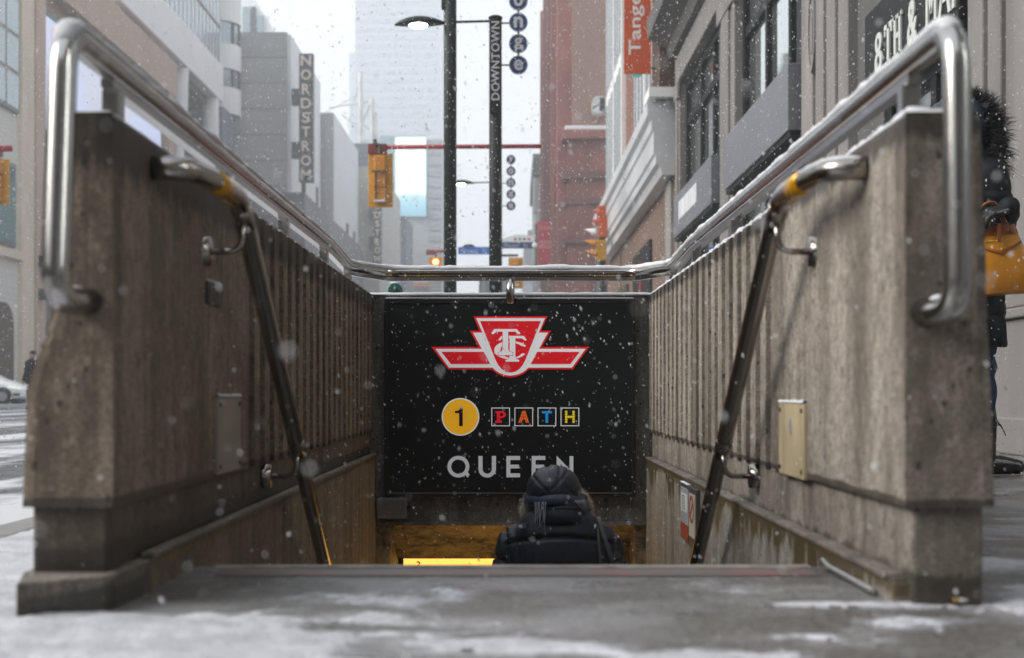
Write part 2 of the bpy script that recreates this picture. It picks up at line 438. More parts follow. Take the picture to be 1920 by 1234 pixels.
for x0, x1, y0, y1 in ((KX, 60, ys0, 1.4), (2.4, 60, 1.4, 7.18), (KX, 60, 7.18, 46.5)):
    g.add([(x0, y0, 0), (x1, y0, 0), (x1, y1, 0), (x0, y1, 0)], [(0, 1, 2, 3)])
for x0, x1, y0, y1 in ((KX, 60, 64, 500),):
    g.add([(x0, y0, 0), (x1, y0, 0), (x1, y1, 0), (x0, y1, 0)], [(0, 1, 2, 3)])
gw_ = struct(g.build('sidewalk', WALK))
at_ = gw_.data.attributes.new('dust', 'FLOAT', 'POINT')
for i_, v_ in dust.items(): at_.data[i_].value = v_
struct(MB().box(-90, -22.0, 66, 500, -.2, 0).build('far_sidewalk', WALK))
KERB = M('kerb_stone', (.26, .255, .245), .7, var=.3, vs=(3, 3, 3), bump=.4, bs=40)
struct(MB().box(KX-.15, KX, ys0, 46.5, -.2, .003).build('kerb', KERB, bevel=.02))
struct(MB().box(KX-.15, KX, 64, 500, -.2, .003).build('kerb', KERB, bevel=.02))

# lying snow: a displaced sheet that dips under the pavement where it has melted
def snow_sheet(x0, x1, y0, y1, st, hole=True):
    nx, ny = int((x1-x0)/st)+1, int((y1-y0)/st)+1
    mb = MB(); vs = []; keep = []
    for i in range(nx):
        for j in range(ny):
            x, y = x0+i*st, y0+j*st
            d = snow_depth(x, y)-.22
            z = .008*min(1.0, d)*(1+.35*mn.noise(Vector((x*28, y*28, 3)))+.25*mn.noise(Vector((x*90, y*90, 3)))) if d > 0 else d*.02
            if d > 0: z += .002
            vs.append((x, y, max(-.02, z))); keep.append(d > -.25 and not (hole and -.67 < x < .67 and 3.0 < y < 7.2))
    fs = []
    for i in range(nx-1):
        for j in range(ny-1):
            q = (i*ny+j, (i+1)*ny+j, (i+1)*ny+j+1, i*ny+j+1)
            if all(keep[k] for k in q): fs.append(q)
    used = sorted({k for q in fs for k in q}); ix = {k: n for n, k in enumerate(used)}
    mb.add([vs[k] for k in used], [tuple(ix[k] for k in q) for q in fs])
    return mb
sn = snow_sheet(-1.27, 1.75, 1.5, 3.7, .009)
o = sn.build('ground_snow', SNOWG, smooth=True, recalc=False); tag(o, kind='stuff')
sn = snow_sheet(-1.26, 2.9, 3.705, 14, .06)
o = sn.build('ground_snow', SNOWG, smooth=True, recalc=False); tag(o, kind='stuff')

# ---------------------------------------------------------------- stairs and passage
st = MB(); NS = 16; RZ, TR = .185, .27; Y0 = 3.018
prof = [(Y0, -.004)]
y, z = Y0, -.004
for i in range(NS):
    z -= RZ; prof.append((y, z)); y += TR
    if i < NS-1: prof.append((y, z))
YB = y-TR; ZB = z
vs = []; fs = []
for (yy, zz) in prof: vs += [(-.69, yy, zz), (.69, yy, zz)]
for i in range(len(prof)-1): fs.append((2*i, 2*i+1, 2*i+3, 2*i+2))
st.add(vs, fs)
struct(st.build('stairs', WALK))
struct(MB().add([(-.69, YB, ZB), (.69, YB, ZB), (.69, 15, ZB), (-.69, 15, ZB)], [(0, 1, 2, 3)]).build('passage_floor', WALK))
# worn red edge line on the landing
m, nt, b = nodes_of('worn_red_paint')
f = nz(nt, (7, 22, 4), 1.0, 8, .75)
L(nt, mixc(nt, ramp(nt, f, [(.46, 0.), (.66, 1.)]), (.14, .128, .12), (.30, .10, .09)), b.inputs['Base Color']); b.inputs['Roughness'].default_value = .5
struct(MB().add([(-.60, 2.85, .002), (.62, 2.85, .002), (.62, 2.955, .002), (-.60, 2.955, .002)], [(0, 1, 2, 3)]).build('road_marking', m))
NOSE = M('worn_nosing', (.36, .32, .285), .6, var=.5, vs=(14, 14, 14), bump=.6, bs=60)
struct(MB().box(-.63, .63, 2.985, 3.024, -.03, .003).build('stair_nosing', NOSE, bevel=.002))
tag(MB().tube([(.650, 2.56, .012), (.650, 2.92, .012), (.655, 3.0, .016)], .005, 6).build('edge_trim', M('trim_grey', (.5, .5, .5), .4, .6)), 'thin pale metal strip along the foot of the right curb', 'trim')

# ---------------------------------------------------------------- stairwell walls
ZT = .85; ZP = .172; YF = 2.437; YE = 7.0; YR = 3.70
def build_wall(side):
    sg = -1 if side == 'L' else 1
    xi = .684 if side == 'L' else .674
    xo = .843 if side == 'L' else .829
    lab = ('stained concrete stairwell wall, toned darker for shade, with a chipped outer end corner beside the road', 'paler grey concrete stairwell wall with rounded end corner beside the shopfront')[side == 'R']
    w = thing('concrete_wall', lab, 'wall', (sg*(xi+xo)/2, YF, 0))
    # ribbed inner profile, seen from above
    prof = [(xi, YF), (xi, YR)]
    y = YR; pitch = .159
    rib = []
    while y < YE-.1:
        prof += [(xi, y), (xi+.065, y+.012), (xi+.065, y+.070), (xi, y+.078)]
        rib.append(y); y += pitch
    prof += [(xi, YE)]
    p2 = []
    for q in prof:
        if not p2 or (abs(q[0]-p2[-1][0])+abs(q[1]-p2[-1][1])) > 1e-5: p2.append(q)
    prof = p2
    def xin(y):
        for r in rib:
            if r <= y <= r+.078:
                if y < r+.012: return xi+.065*(y-r)/.012
                if y > r+.070: return xi+.065*(r+.078-y)/.008
                return xi+.065
        return xi
    # inner skin with rounded rib heads
    mb = MB(); vs = []; fs = []
    n = len(prof)
    zs = [ZP, .5, ZT-.012, ZT]
    for zz in zs:
        for (xx, yy) in prof: vs.append((sg*(xx+(.006 if zz == ZT else 0)), yy, zz))
    for a in range(len(zs)-1):
        for i in range(n-1): fs.append((a*n+i, a*n+i+1, (a+1)*n+i+1, (a+1)*n+i))
    mb.add(vs, fs)
    # front face + outer face + top + bottom as one grid round the outline
    def outer(zz, yy):
        t = (zz-ZP)/(ZT-ZP)
        if side == 'L':
            tab = ((.17, .841), (.347, .8335), (.384, .827), (.411, .823), (.4386, .811), (.466, .800), (.5025, .793), (.86, .797))
            e = xo
            for (za, xa), (zb_, xb_) in zip(tab, tab[1:]):
                if za <= zz <= zb_: e = xa+(xb_-xa)*(zz-za)/(zb_-za)
            jag = .006*mn.noise(Vector((yy*5, zz*30, 2)))+.006*mn.noise(Vector((yy*12, zz*85, 4)))
            chip = (xo-e)+(jag if .34 < zz < .56 else jag*.25); fade = max(0, 1-(yy-YF)/.9); e = xo
            return e-chip*fade
        e = xo-.026*t
        if zz > ZT-.045: e -= .022*(1-math.sqrt(max(0, 1-((zz-ZT+.045)/.045)**2)))
        return e+.003*mn.noise(Vector((yy*4, zz*14, 7)))
    zr = [ZP+(ZT-ZP)*i/90 for i in range(91)]
    nx = 9
    mb.grid(lambda u, v: (sg*(xi+(outer(zr[round(v*90)], YF)-xi)*u), YF+.003*mn.noise(Vector((u*3, v*9, 1)))-(0 if u < 1 else -.006), zr[round(v*90)]), nx, 91)
    yr = [YF+.006+(YE-YF)*((i/30)**1.3) for i in range(31)]
    mb.grid(lambda u, v: (sg*outer(zr[round(v*90)], yr[round(u*30)]), yr[round(u*30)], zr[round(v*90)]), 31, 91)
    top = [(sg*xi, YF, ZT)]+[(sg*(x+.006), y, ZT) for x, y in prof]+[(sg*outer(ZT, yy), yy, ZT) for yy in reversed(yr)]
    mb.add(top, [tuple(range(len(top)))])
    bot = [(sg*x, y, ZP) for x, y in prof]+[(sg*outer(ZP, yy), yy, ZP) for yy in reversed(yr)]
    mb.add(bot, [tuple(range(len(bot)))])
    mb.build('wall_panel', CONSH if side == 'L' else CON, w)
    # recessed base course
    MB().box(*sorted((sg*(xi+.014), sg*(xo-.016))), YF+.014, YE, .047 if side == 'L' else -.02, ZP+.01).build('base_course', CONLSH if side == 'L' else CONL, w, bevel=.008)
    if side == 'L':
        mb = MB(); mb.prism([(-.800, 2.295), (-.688, 2.40), (-.676, 2.43), (-.672, 2.62), (-.672, YE), (-.85, YE), (-.842, 2.45)], lambda u, v, d: (u, v, d), -.02, .060); mb.build('plinth', PLIN, w, bevel=.004)
        MB().box(-.70, -.671, 2.63, 13, -3.1, .052).build('curb', CONCSH, w)
        MB().box(-.69, -.664, 2.64, YE, .0605, .072).build('ledge', PLIN, w, bevel=.003)
    else:
        MB().box(.664, .80, 2.47, YE, -.02, .0465).build('plinth', CONL, w, bevel=.003)
        MB().box(.660, .70, 2.46, 13, -3.1, .040).build('curb', CONC, w, bevel=.004)
        MB().box(.654, .69, 2.50, YE, .0405, .052).build('ledge', PLIN, w, bevel=.003)
    # snow along the top
    sn = MB(); NY = 560; NT = 9; rings = []
    for i in range(NY):
        yy = YF+.004+(YE-YF-.004)*i/(NY-1)
        a, b_ = xin(yy)+.002, outer(ZT, yy)-.004
        ring = []
        end = min(1, i/4)
        for k in range(NT):
            t = k/(NT-1); x = a+(b_-a)*t
            h = (.017 if side == 'R' else .012)*max(0, 1-abs(2*t-1)**3.2)**.5*(1+.55*mn.noise(Vector((x*20, yy*11, 2)))+.3*mn.noise(Vector((x*60, yy*45, 2))))*end
            ring.append((sg*(x), yy, ZT-.001+max(0, h)))
        ring += [(sg*b_, yy, ZT-.003), (sg*a, yy, ZT-.003)]
        rings.append(ring)
    sn.loft(rings).build('snow', SNOW, w, smooth=True)
    return w
wl = build_wall('L'); wr = build_wall('R')

# end wall carrying the sign, with the beam over the passage mouth
ew = thing('concrete_wall', 'concrete end wall and beam behind the black station sign', 'wall', (0, 7.0, 0))
MB().box(-.72, .72, 7.0, 7.18, -.27, ZT).build('wall_panel', BEAM, ew, bevel=.004)
bm_ = MB()
pf = [(7.005, -.272), (7.46, -.50), (7.46, -.36), (7.2, -.272)]
bm_.prism(pf, lambda u, v, d: (d, u, v), -.70, .70)
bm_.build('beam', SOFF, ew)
bm_ = MB(); bm_.box(-.66, .66, 6.975, 7.003, -.285, -.268); bm_.build('drip_edge', BEAM, ew, bevel=.003)
for s in (-1, 1):
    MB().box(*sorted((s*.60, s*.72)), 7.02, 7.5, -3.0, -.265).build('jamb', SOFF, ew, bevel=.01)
sn = MB(); rings = []
for i in range(150):
    x = -.70+1.40*i/149; ring = []
    for k in range(7):
        t = k/6; ring.append((x, 6.985+.20*t, ZT+max(.001, .013*math.sqrt(max(0, 1-abs(2*t-1)**3))*(1+.5*mn.noise(Vector((x*15, t, 3)))))))
    ring += [(x, 7.185, ZT-.004), (x, 6.985, ZT-.004)]
    rings.append(ring)
sn.loft(rings).build('snow', SNOW, ew, smooth=True)
TILE = brick('passage_tile', (.35, .30, .22), (.32, .27, .2), (.2, .17, .13), .6)
pw = thing('passage_wall', 'tiled wall at the bottom of the subway stairs, below the yellow light', 'wall', (0, 14, -3))
MB().box(-.72, .72, 14, 14.2, -3.1, -.3).build('wall_face', TILE, pw)
MB().box(-.75, -.652, 13, 14.1, -3.1, -.2).build('wall_return', TILE, pw)
MB().box(.652, .75, 13, 14.1, -3.1, -.2).build('wall_return', TILE, pw)
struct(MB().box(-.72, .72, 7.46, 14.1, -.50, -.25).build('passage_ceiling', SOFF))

# ---------------------------------------------------------------- guard rail
RR = .0235; ZR = .945
gr = thing('guard_rail', 'brushed steel tube railing with snow on top running round the stairwell walls', 'railing', (0, YF, ZT))
XLr, XRr = -.757, .742; YBk = 6.93
ZN, ZF = .980, .952
pl = [(XLr+.035, 2.45, .525), (XLr+.006, 2.335, .520), (XLr, 2.405, ZN), (XLr, 5.85, ZN), (XLr, 6.60, ZF), (XLr+.14, YBk, ZF), (XRr-.14, YBk, ZF), (XRr, 6.60, ZF), (XRr, 5.85, ZN), (XRr, 2.375, ZN), (XRr-.006, 2.345, .505), (XRr-.04, 2.45, .505)]
path = fillet(pl, .075, 9)
MB().tube(resample(path, .06), RR, 20).build('rail', STL, gr, smooth=True)
bar = fillet([(XLr, 2.66, ZN-.032), (XLr, 5.85, ZN-.032), (XLr, 6.60, ZF-.032), (XLr+.14, YBk, ZF-.032), (XRr-.14, YBk, ZF-.032), (XRr, 6.60, ZF-.032), (XRr, 5.85, ZN-.032), (XRr, 2.62, ZN-.032)], .06, 6)
rings = []
for i, p in enumerate(bar):
    t = (bar[min(i+1, len(bar)-1)]-bar[max(i-1, 0)]).normalized(); s = Vector((t.y, -t.x, 0)).normalized()
    rings.append([p+s*.012+Vector((0,0,.009)), p-s*.012+Vector((0,0,.009)), p-s*.012-Vector((0,0,.009)), p+s*.012-Vector((0,0,.009))])
MB().loft(rings).build('flat_bar', STL, gr)
for (x, ys) in ((XLr, (2.70, 3.73, 4.72, 5.73, 6.55)), (XRr, (2.66, 3.69, 4.72, 5.73, 6.55))):
    for yy in ys:
        MB().box(x-.017, x+.017, yy-.021, yy+.021, ZT-.03, (ZN if yy < 6 else ZF)-.036).build('post', STL, gr, bevel=.004)
MB().tube([(-.008, YBk, ZT-.05), (-.008, YBk, ZF-.03)], .021, 14).build('post', STL, gr, smooth=True)
i0 = min(range(len(path)), key=lambda i: (path[i]-Vector((XLr, 2.42, ZN))).length)
i1 = min(range(len(path)), key=lambda i: (path[i]-Vector((XRr, 2.42, ZN))).length)
sp = [p for p in path[i0-2:i1+3]]
snow_on_pipe(MB(), sp, RR, .0105, .018, 3).build('snow', SNOW, gr, smooth=True)
for px_, pz in ((XLr+.018, .54), (XRr-.02, .525)):
    mb = MB(); mb.sphere((px_, 2.405, pz), (.016, .022, .010), 12, 8); mb.build('snow', SNOW, gr, smooth=True)

# ---------------------------------------------------------------- stair handrails
def handrail(sg):
    xw = .684 if sg < 0 else .674; xr = xw-.084
    lab = ('steel handrail with an amber band on the dark left stair wall' if sg < 0 else 'steel handrail with an amber band on the paler right stair wall')
    h = thing('handrail', lab, 'handrail', (sg*xr, 3.13, .8))
    SL = .685; zt = .795
    pts = [(sg*(xw+.0), 2.70, zt), (sg*(xr+.02), 2.72, zt), (sg*xr, 2.86, zt), (sg*xr, 3.13, zt), (sg*xr, 7.2, zt-(7.2-3.13)*SL)]
    if sg < 0: pass
    path = fillet(pts, .05, 8)
    MB().tube(resample(path, .08), .0225, 18).build('rail', STD, h, smooth=True)
    MB().tube([(sg*xr, 2.865, zt), (sg*xr, 2.975, zt)], .0236, 18).build('band', YBAND, h, smooth=True)
    MB().tube([(sg*(xr+.006), 2.975, zt-.0205), (sg*(xr+.002), 3.13, zt-.0205)], .004, 8).build('band', YBAND, h, smooth=True)  # amber reflection under the rail, built as a thin coloured strip
    for yb in (3.17, 3.97, 5.2, 6.4):
        zr = zt-(yb-3.13)*SL
        zb = zr-.085
        mb = MB().tube([(sg*(xw-.012), yb, zb), (sg*(xw+.03), yb, zb)], .033, 20)
        fl = mb.build('flange', STD, h, smooth=True)
        q = fillet([(sg*(xw-.01), yb, zb), (sg*(xr+.004), yb, zb), (sg*xr, yb, zr-.02)], .06, 8)
        MB().tube(q, .0075, 10).build('bracket', STD, fl, smooth=True)
        MB().tube([(sg*xr, yb-.03, zr-.002+.03*SL), (sg*xr, yb+.03, zr-.004-.03*SL)], .0232, 16).build('collar', STD, fl, smooth=True)
    snow_on_pipe(MB(), path[:len(path)-1]+[path[-2]+(path[-1]-path[-2])*.02], .0225, .005, .015, 11+sg, .85, 40).build('snow', SNOW, h, smooth=True)
handrail(-1); handrail(1)

# ---------------------------------------------------------------- station sign
YS = 6.955
def S(px, py): return ((px-960)*YS/F, H+(HZ-py)*YS/F)
sg_ = thing('station_sign', 'black subway sign with red winged emblem above coloured letter tiles and QUEEN', 'sign', (0, YS, .35))
x0, z1 = S(720, 560.5); x1, z0 = S(1192, 932)
MB().box(x0, x1, YS, 7.01, z0, z1).build('board', SBLK, sg_, bevel=.003)
fr = MB(); t = .016
fr.box(x0+.002, x1-.002, YS-.008, YS+.004, z1-.022, z1-.001); fr.box(x0+.002, x1-.002, YS-.008, YS+.004, z0+.001, z0+.018)
fr.box(x0+.002, x0+.018, YS-.008, YS+.004, z0+.019, z1-.023); fr.box(x1-.018, x1-.002, YS-.008, YS+.004, z0+.019, z1-.023)
fr.build('frame', BLK, sg_, bevel=.002)
MB().box(x0+.02, x1-.02, YS-.0095, YS-.004, z0+.0185, z0+.0215).build('trim_line', M('trim_line', (.3, .31, .32), .3, .5), sg_)
def lay(k):
    d = YS-.0012*k-.002
    return lambda u, v, dd: (u, d-dd, v)
def zlogo(p): return S(780+p[0]/5.647, 560+p[1]/5.647)
def ztxt(p): return S(800+p[0]/6.0, 720+p[1]/6.0)
arcb = [(805, 750), (850, 789), (905, 817), (955, 831), (1000, 836), (1045, 831), (1095, 817), (1150, 789), (1195, 750)]
red = [(610, 187), (672, 340), (568, 340), (665, 510), (162, 510), (342, 750)]+arcb+[(1660, 750), (1835, 510), (1335, 510), (1430, 340), (1325, 340), (1392, 187)]
mb = MB(); mb.prism([zlogo(p) for p in red], lay(1), 0, .001); mb.build('emblem', SRED, sg_)
mb = MB(); mb.prism([zlogo(p) for p in [(205, 532), (1795, 532), (1650, 731), (350, 731)]], lay(2), 0, .001)
arcw = [(800, 718), (835, 755), (880, 786), (940, 808), (1000, 816), (1060, 808), (1120, 786), (1165, 755), (1200, 718)]
mb.prism([zlogo(p) for p in [(637, 207), (704, 361), (603, 361)]+arcw+[(1397, 361), (1299, 361), (1366, 207)]], lay(2.4), 0, .001)
em = mb.build('emblem_border', SWHT, sg_)
mb = MB()
mb.prism([zlogo(p) for p in [(270, 564), (718, 564), (786, 693), (370, 693)]], lay(3.2), 0, .001)
mb.prism([zlogo(p) for p in [(1284, 564), (1732, 564), (1634, 693), (1214, 693)]], lay(3.2), 0, .001)
arcr = [(842, 650), (870, 702), (905, 745), (950, 773), (1000, 783), (1050, 773), (1095, 745), (1130, 702), (1158, 650)]
mb.prism([zlogo(p) for p in [(679, 238)]+arcr+[(1322, 238)]], lay(3.2), 0, .001)
mb.build('emblem_field', SRED, sg_)
mo = MB()
co = [(1000+172*math.cos(R(a)), 545+97*math.sin(R(a))) for a in range(24, 331, 6)]
ci = [(1012+118*math.cos(R(a)), 545+82*math.sin(R(a))) for a in range(24, 331, 6)]
ci = [(max(p[0], 893) if 130 < a < 230 else p[0], p[1]) for p, a in zip(ci, range(24, 331, 6))]
mo.prism([zlogo(p) for p in co+ci[::-1]], lay(4), 0, .0008)
mo.prism([zlogo(p) for p in [(1060, 455), (1120, 470), (1165, 498), (1150, 512), (1110, 492), (1060, 475)]], lay(4.2), 0, .0008)
T2 = [(905, 395), (1140, 395), (1173, 438), (1155, 447), (1120, 421), (1052, 421), (1052, 610), (1064, 640), (1092, 650), (1092, 668), (948, 668), (948, 650), (978, 640), (992, 610), (992, 421), (915, 421), (888, 447), (870, 438)]
T1 = [(828, 323), (1065, 323), (1108, 370), (1090, 382), (1050, 351), (977, 351), (977, 530), (985, 560), (1022, 572), (1022, 600), (872, 600), (872, 572), (905, 560), (918, 530), (918, 351), (855, 351), (815, 380), (797, 368)]
mo.prism([zlogo(p) for p in T2], lay(4.9), 0, .0006)
mo.prism([zlogo(p) for p in T1], lay(6.1), 0, .0006)
mo.build('emblem_monogram', SWHT, sg_)
def grow(poly, k):
    n = len(poly); out = []; A = sum(poly[i][0]*poly[(i+1) % n][1]-poly[(i+1) % n][0]*poly[i][1] for i in range(n)); s = 1 if A > 0 else -1
    for i in range(n):
        a, b, c = Vector(poly[i-1]), Vector(poly[i]), Vector(poly[(i+1) % n])
        e1 = (b-a).normalized(); e2 = (c-b).normalized(); n1 = Vector((e1.y, -e1.x))*s; n2 = Vector((e2.y, -e2.x))*s
        q = (n1+n2); q = q/max(.35, q.length_squared/2) if q.length > 1e-3 else n1
        out.append(tuple(b+q*k))
    return out
ol = MB(); ol.prism([zlogo(p) for p in grow(T2, 4)], lay(4.5), 0, .0005); ol.prism([zlogo(p) for p in grow(T1, 5)], lay(5.6), 0, .0005)
ol.build('emblem_outline', SRED, sg_)
# route disc
c0 = (381, 370)
mb = MB(); mb.prism([ztxt(p) for p in ell(*c0, 212, 212, 64)], lay(1), 0, .001); mb.build('disc_rim', SWHT, sg_)
mb = MB(); mb.prism([ztxt(p) for p in ell(*c0, 197, 197, 64)], lay(2), 0, .001); mb.build('route_disc', SYEL, sg_)
mb = MB(); mb.prism([ztxt(p) for p in [(318, 303), (352, 300), (372, 288), (380, 268), (407, 268), (407, 475), (365, 475), (365, 329), (318, 329)]], lay(3.2), 0, .001); mb.build('route_number', BLK, sg_)
# letter tiles
for (a, b_) in ((728, 937), (988, 1197), (1248, 1457), (1507, 1716)):
    mb = MB(); o_ = [(a, 266), (b_, 266), (b_, 475), (a, 475)]; i_ = [(a+9, 275), (b_-9, 275), (b_-9, 466), (a+9, 466)]
    mb.ring_prism([ztxt(p) for p in o_], [ztxt(p) for p in i_], lay(1), 0, .001); mb.build('tile_border', SWHT, sg_)
pr = MB(); pr.prism([ztxt(p) for p in [(772, 305), (845, 305), (845, 330), (826, 330), (826, 412), (845, 412), (845, 438), (772, 438), (772, 412), (790, 412), (790, 330), (772, 330)]], lay(1), 0, .001)
bo = ell(838, 345, 54, 40, 16, -90, 90); bi = ell(838, 345, 24, 16, 16, -90, 90)
pr.prism([ztxt(p) for p in [(820, 305)]+bo+[(820, 385), (820, 361)]+bi[::-1]+[(820, 329)]], lay(2.2), 0, .001)
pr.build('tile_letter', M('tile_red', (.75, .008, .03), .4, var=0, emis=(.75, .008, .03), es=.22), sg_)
pa = MB()
for q in ([(1031, 438), (1076, 303), (1092, 303), (1048, 438)], [(1053, 438), (1096, 310), (1107, 316), (1068, 438)], [(1094, 303), (1110, 303), (1153, 438), (1136, 438)], [(1084, 318), (1094, 308), (1132, 438), (1116, 438)], [(1062, 385), (1124, 385), (1128, 400), (1058, 400)]):
    pa.prism([ztxt(p) for p in q], lay(1+.5*random.random()), 0, .001)
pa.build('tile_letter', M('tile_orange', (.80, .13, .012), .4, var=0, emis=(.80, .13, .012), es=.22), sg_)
pt = MB(); pt.prism([ztxt(p) for p in [(1297, 305), (1408, 305), (1408, 330), (1367, 330), (1367, 438), (1336, 438), (1336, 330), (1297, 330)]], lay(1), 0, .001)
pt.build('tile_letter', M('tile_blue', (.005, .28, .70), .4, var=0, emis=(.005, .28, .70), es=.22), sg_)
ph = MB()
for (cx, cy) in [(1570, 314+i*28) for i in range(5)]+[(1652, 314+i*28) for i in range(5)]+[(1597, 370), (1625, 370)]:
    ph.prism([ztxt(p) for p in ell(cx, cy, 15, 14, 14)], lay(1+(cx % 3)*.1), 0, .001)
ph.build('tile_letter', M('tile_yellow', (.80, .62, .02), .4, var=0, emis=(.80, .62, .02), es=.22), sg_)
# QUEEN
def let(pieces, nm='letter'):
    mb = MB()
    for k, (kind, *a) in enumerate(pieces):
        if kind == 'p': mb.prism([ztxt(p) for p in a[0]], lay(1+.25*k), 0, .0012)
        else: mb.ring_prism([ztxt(p) for p in a[0]], [ztxt(p) for p in a[1]], lay(1+.25*k), 0, .0012)
    mb.build(nm, SGRY, sg_)
def rc(a, b, c, d): return ('p', [(a, b), (c, b), (c, d), (a, d)])
let([('r', ell(357, 930, 123, 122, 56), ell(357, 930, 81, 80, 56)), ('p', [(424, 1003), (452, 977), (484, 1022), (458, 1056)])])
uo = ell(681, 954, 99, 99, 24, 0, 180); ui = ell(681, 954, 52, 55, 24, 0, 180)
let([('p', [(780, 810)]+uo+[(582, 810), (629, 810)]+ui[::-1]+[(733, 810)])])
for xa in (897, 1181):
    let([rc(xa, 810, xa+44, 1050), rc(xa+43, 810, xa+154, 855), rc(xa+43, 908, xa+141, 950), rc(xa+43, 1005, xa+154, 1050)])
let([('p', [(1462, 1050), (1462, 806), (1607, 960), (1607, 812), (1650, 812), (1650, 1052), (1505, 900), (1505, 1050)])])
MB().box(x0+.01, x1-.01, YS-.004, 7.0, z1+.0005, z1+.007).build('snow', SNOW, sg_, bevel=.002)

# ---------------------------------------------------------------- small fixtures on the walls
BEIGE = M('cover_beige', (.50, .41, .26), .45, var=.3, vs=(9, 9, 3), bump=.1, bs=30)
GREYP = M('cover_grey', (.40, .36, .31), .5, var=.2, vs=(9, 9, 3), bump=.1, bs=30)
def cover(sg, y0, y1, z0, z1, mat, lab, blot):
    xw = .684 if sg < 0 else .674
    r = thing('cover_plate', lab, 'cover plate', (sg*xw, y0, z0))
    MB().box(*sorted((sg*(xw+.01), sg*(xw-.009))), y0, y1, z0, z1).build('plate', mat, r, bevel=.003)
    for yy in (y0+.02, y1-.02):
        for zz in (z0+.018, z1-.018):
            MB().cyl((sg*(xw-.0115) if sg > 0 else sg*(xw-.0075), yy, zz), .0055, .004, 10, 'X').build('screw', M('screw_dark', (.04, .035, .03), .5, .5), r)
    sn = MB(); sn.grid(lambda u, v: (sg*(xw-.012+.012*v), y0+(y1-y0)*u, z1+.001+(.006+.004*mn.noise(Vector((u*9, v*2, sg))))*math.sin(math.pi*min(1, max(0, v*.98+.01)))), 30, 6)
    sn.build('snow', SNOW, r, smooth=True)
    if blot: MB().prism(ell(0, 0, .012, .022, 18), lambda u, v, d: (sg*(xw-.0092-d), (y0+y1)/2+u+.003*math.sin(v*90), (z0+z1)/2+.03+v), 0, .0006).build('tape', M('tape_grey', (.33, .36, .38), .3, .2, vs=(60, 60, 60)), r)
cover(-1, 3.27, 3.54, .178, .358, GREYP, 'pale grey cover plate screwed to the dark left wall', False)
cover(1, 3.245, 3.545, .168, .344, BEIGE, 'yellowed beige cover plate with a grey tape patch on the right wall', True)
r = thing('number_plate', 'small dark plate numbered 815 below the handrail bracket on the left wall', 'plate', (-.684, 3.17, .57))
MB().box(-.69, -.678, 3.172, 3.32, .568, .618).build('plate', M('plate_dark', (.03, .03, .035), .4), r, bevel=.002)
mb = MB(); text(mb, '815', lambda u, v, d: (-.6775+d, 3.246+u, .593+v), w=.115, h=.031, d=(0, .001), bold=.02); mb.build('digits', M('digit_tan', (.22, .19, .15), .5), r)
sn = MB(); sn.box(-.686, -.678, 3.176, 3.316, .6185, .624); sn.build('snow', SNOW, r, bevel=.003)

r = thing('notice_board', 'narrow double notice plate with red foot and printed lines on the right curb wall', 'notice', (.655, 5.2, -.08))
xf = .657
MB().box(xf-.012, .665, 4.985, 5.435, -.185, .026).build('frame', M('notice_frame', (.10, .10, .10), .4, .5), r, bevel=.003)
MB().box(xf-.015, xf-.0115, 5.19, 5.415, -.12, .012).build('panel', M('notice_grey', (.42, .45, .48), .4), r)
MB().box(xf-.0165, xf-.0145, 5.21, 5.39, -.075, -.01).build('paper', M('notice_paper', (.75, .76, .78), .6), r)
MB().box(xf-.015, xf-.0115, 5.19, 5.415, -.178, -.122).build('panel', M('notice_red', (.32, .05, .03), .5), r)
MB().box(xf-.015, xf-.0115, 5.0, 5.165, -.15, .004).build('panel', M('notice_beige', (.50, .47, .40), .4), r)
mb = MB()
mb.ring_prism(ell(5.083, -.05, .062, .05, 28), ell(5.083, -.05, .048, .036, 28), lambda u, v, d: (xf-.0155-d, u, v), 0, .001)
mb.prism([(5.03, -.02), (5.04, -.012), (5.135, -.08), (5.125, -.088)], lambda u, v, d: (xf-.0156-d, u, v), 0, .0013)
mb.build('symbol', M('notice_red', (0, 0, 0)), r)
mb = MB()
for i, (a, b_) in enumerate(((.25, .5), (.2, .6), (.28, .5), (.2, .65), (.3, .45), (.25, .55))):
    for kk in range(3):
        mb.box(xf-.0175, xf-.0162, 5.385-.17*(a*.6+kk*.2)-.025, 5.385-.17*(a*.6+kk*.2), -.019-i*.0095, -.0155-i*.0095)
mb.build('print_lines', M('print_dark', (.08, .08, .1), .6), r)
MB().box(xf-.016, .655, 5.2, 5.42, .0265, .032).build('snow', SNOW, r, bevel=.002)

r = thing('maker_plate', 'small blank-looking grey metal plate at the lower left corner of the black sign', 'plate', (-.585, 6.93, -.2))
MB().box(-.658, -.515, 6.93, 7.0, -.248, -.147).build('plate', M('plate_grey', (.20, .20, .205), .42, .3, vs=(9, 9, 9)), r, bevel=.004)
mb = MB(); text(mb, 'ACLARA', lambda u, v, d: (-.575+u, 6.9296-d, -.186+v), w=.072, h=.014); mb.build('lettering', M('plate_grey2', (.27, .27, .275), .4), r)
MB().cyl((-.508, 6.97, -.197), .008, .03, 12, 'Y').build('bolt', BLK, r)

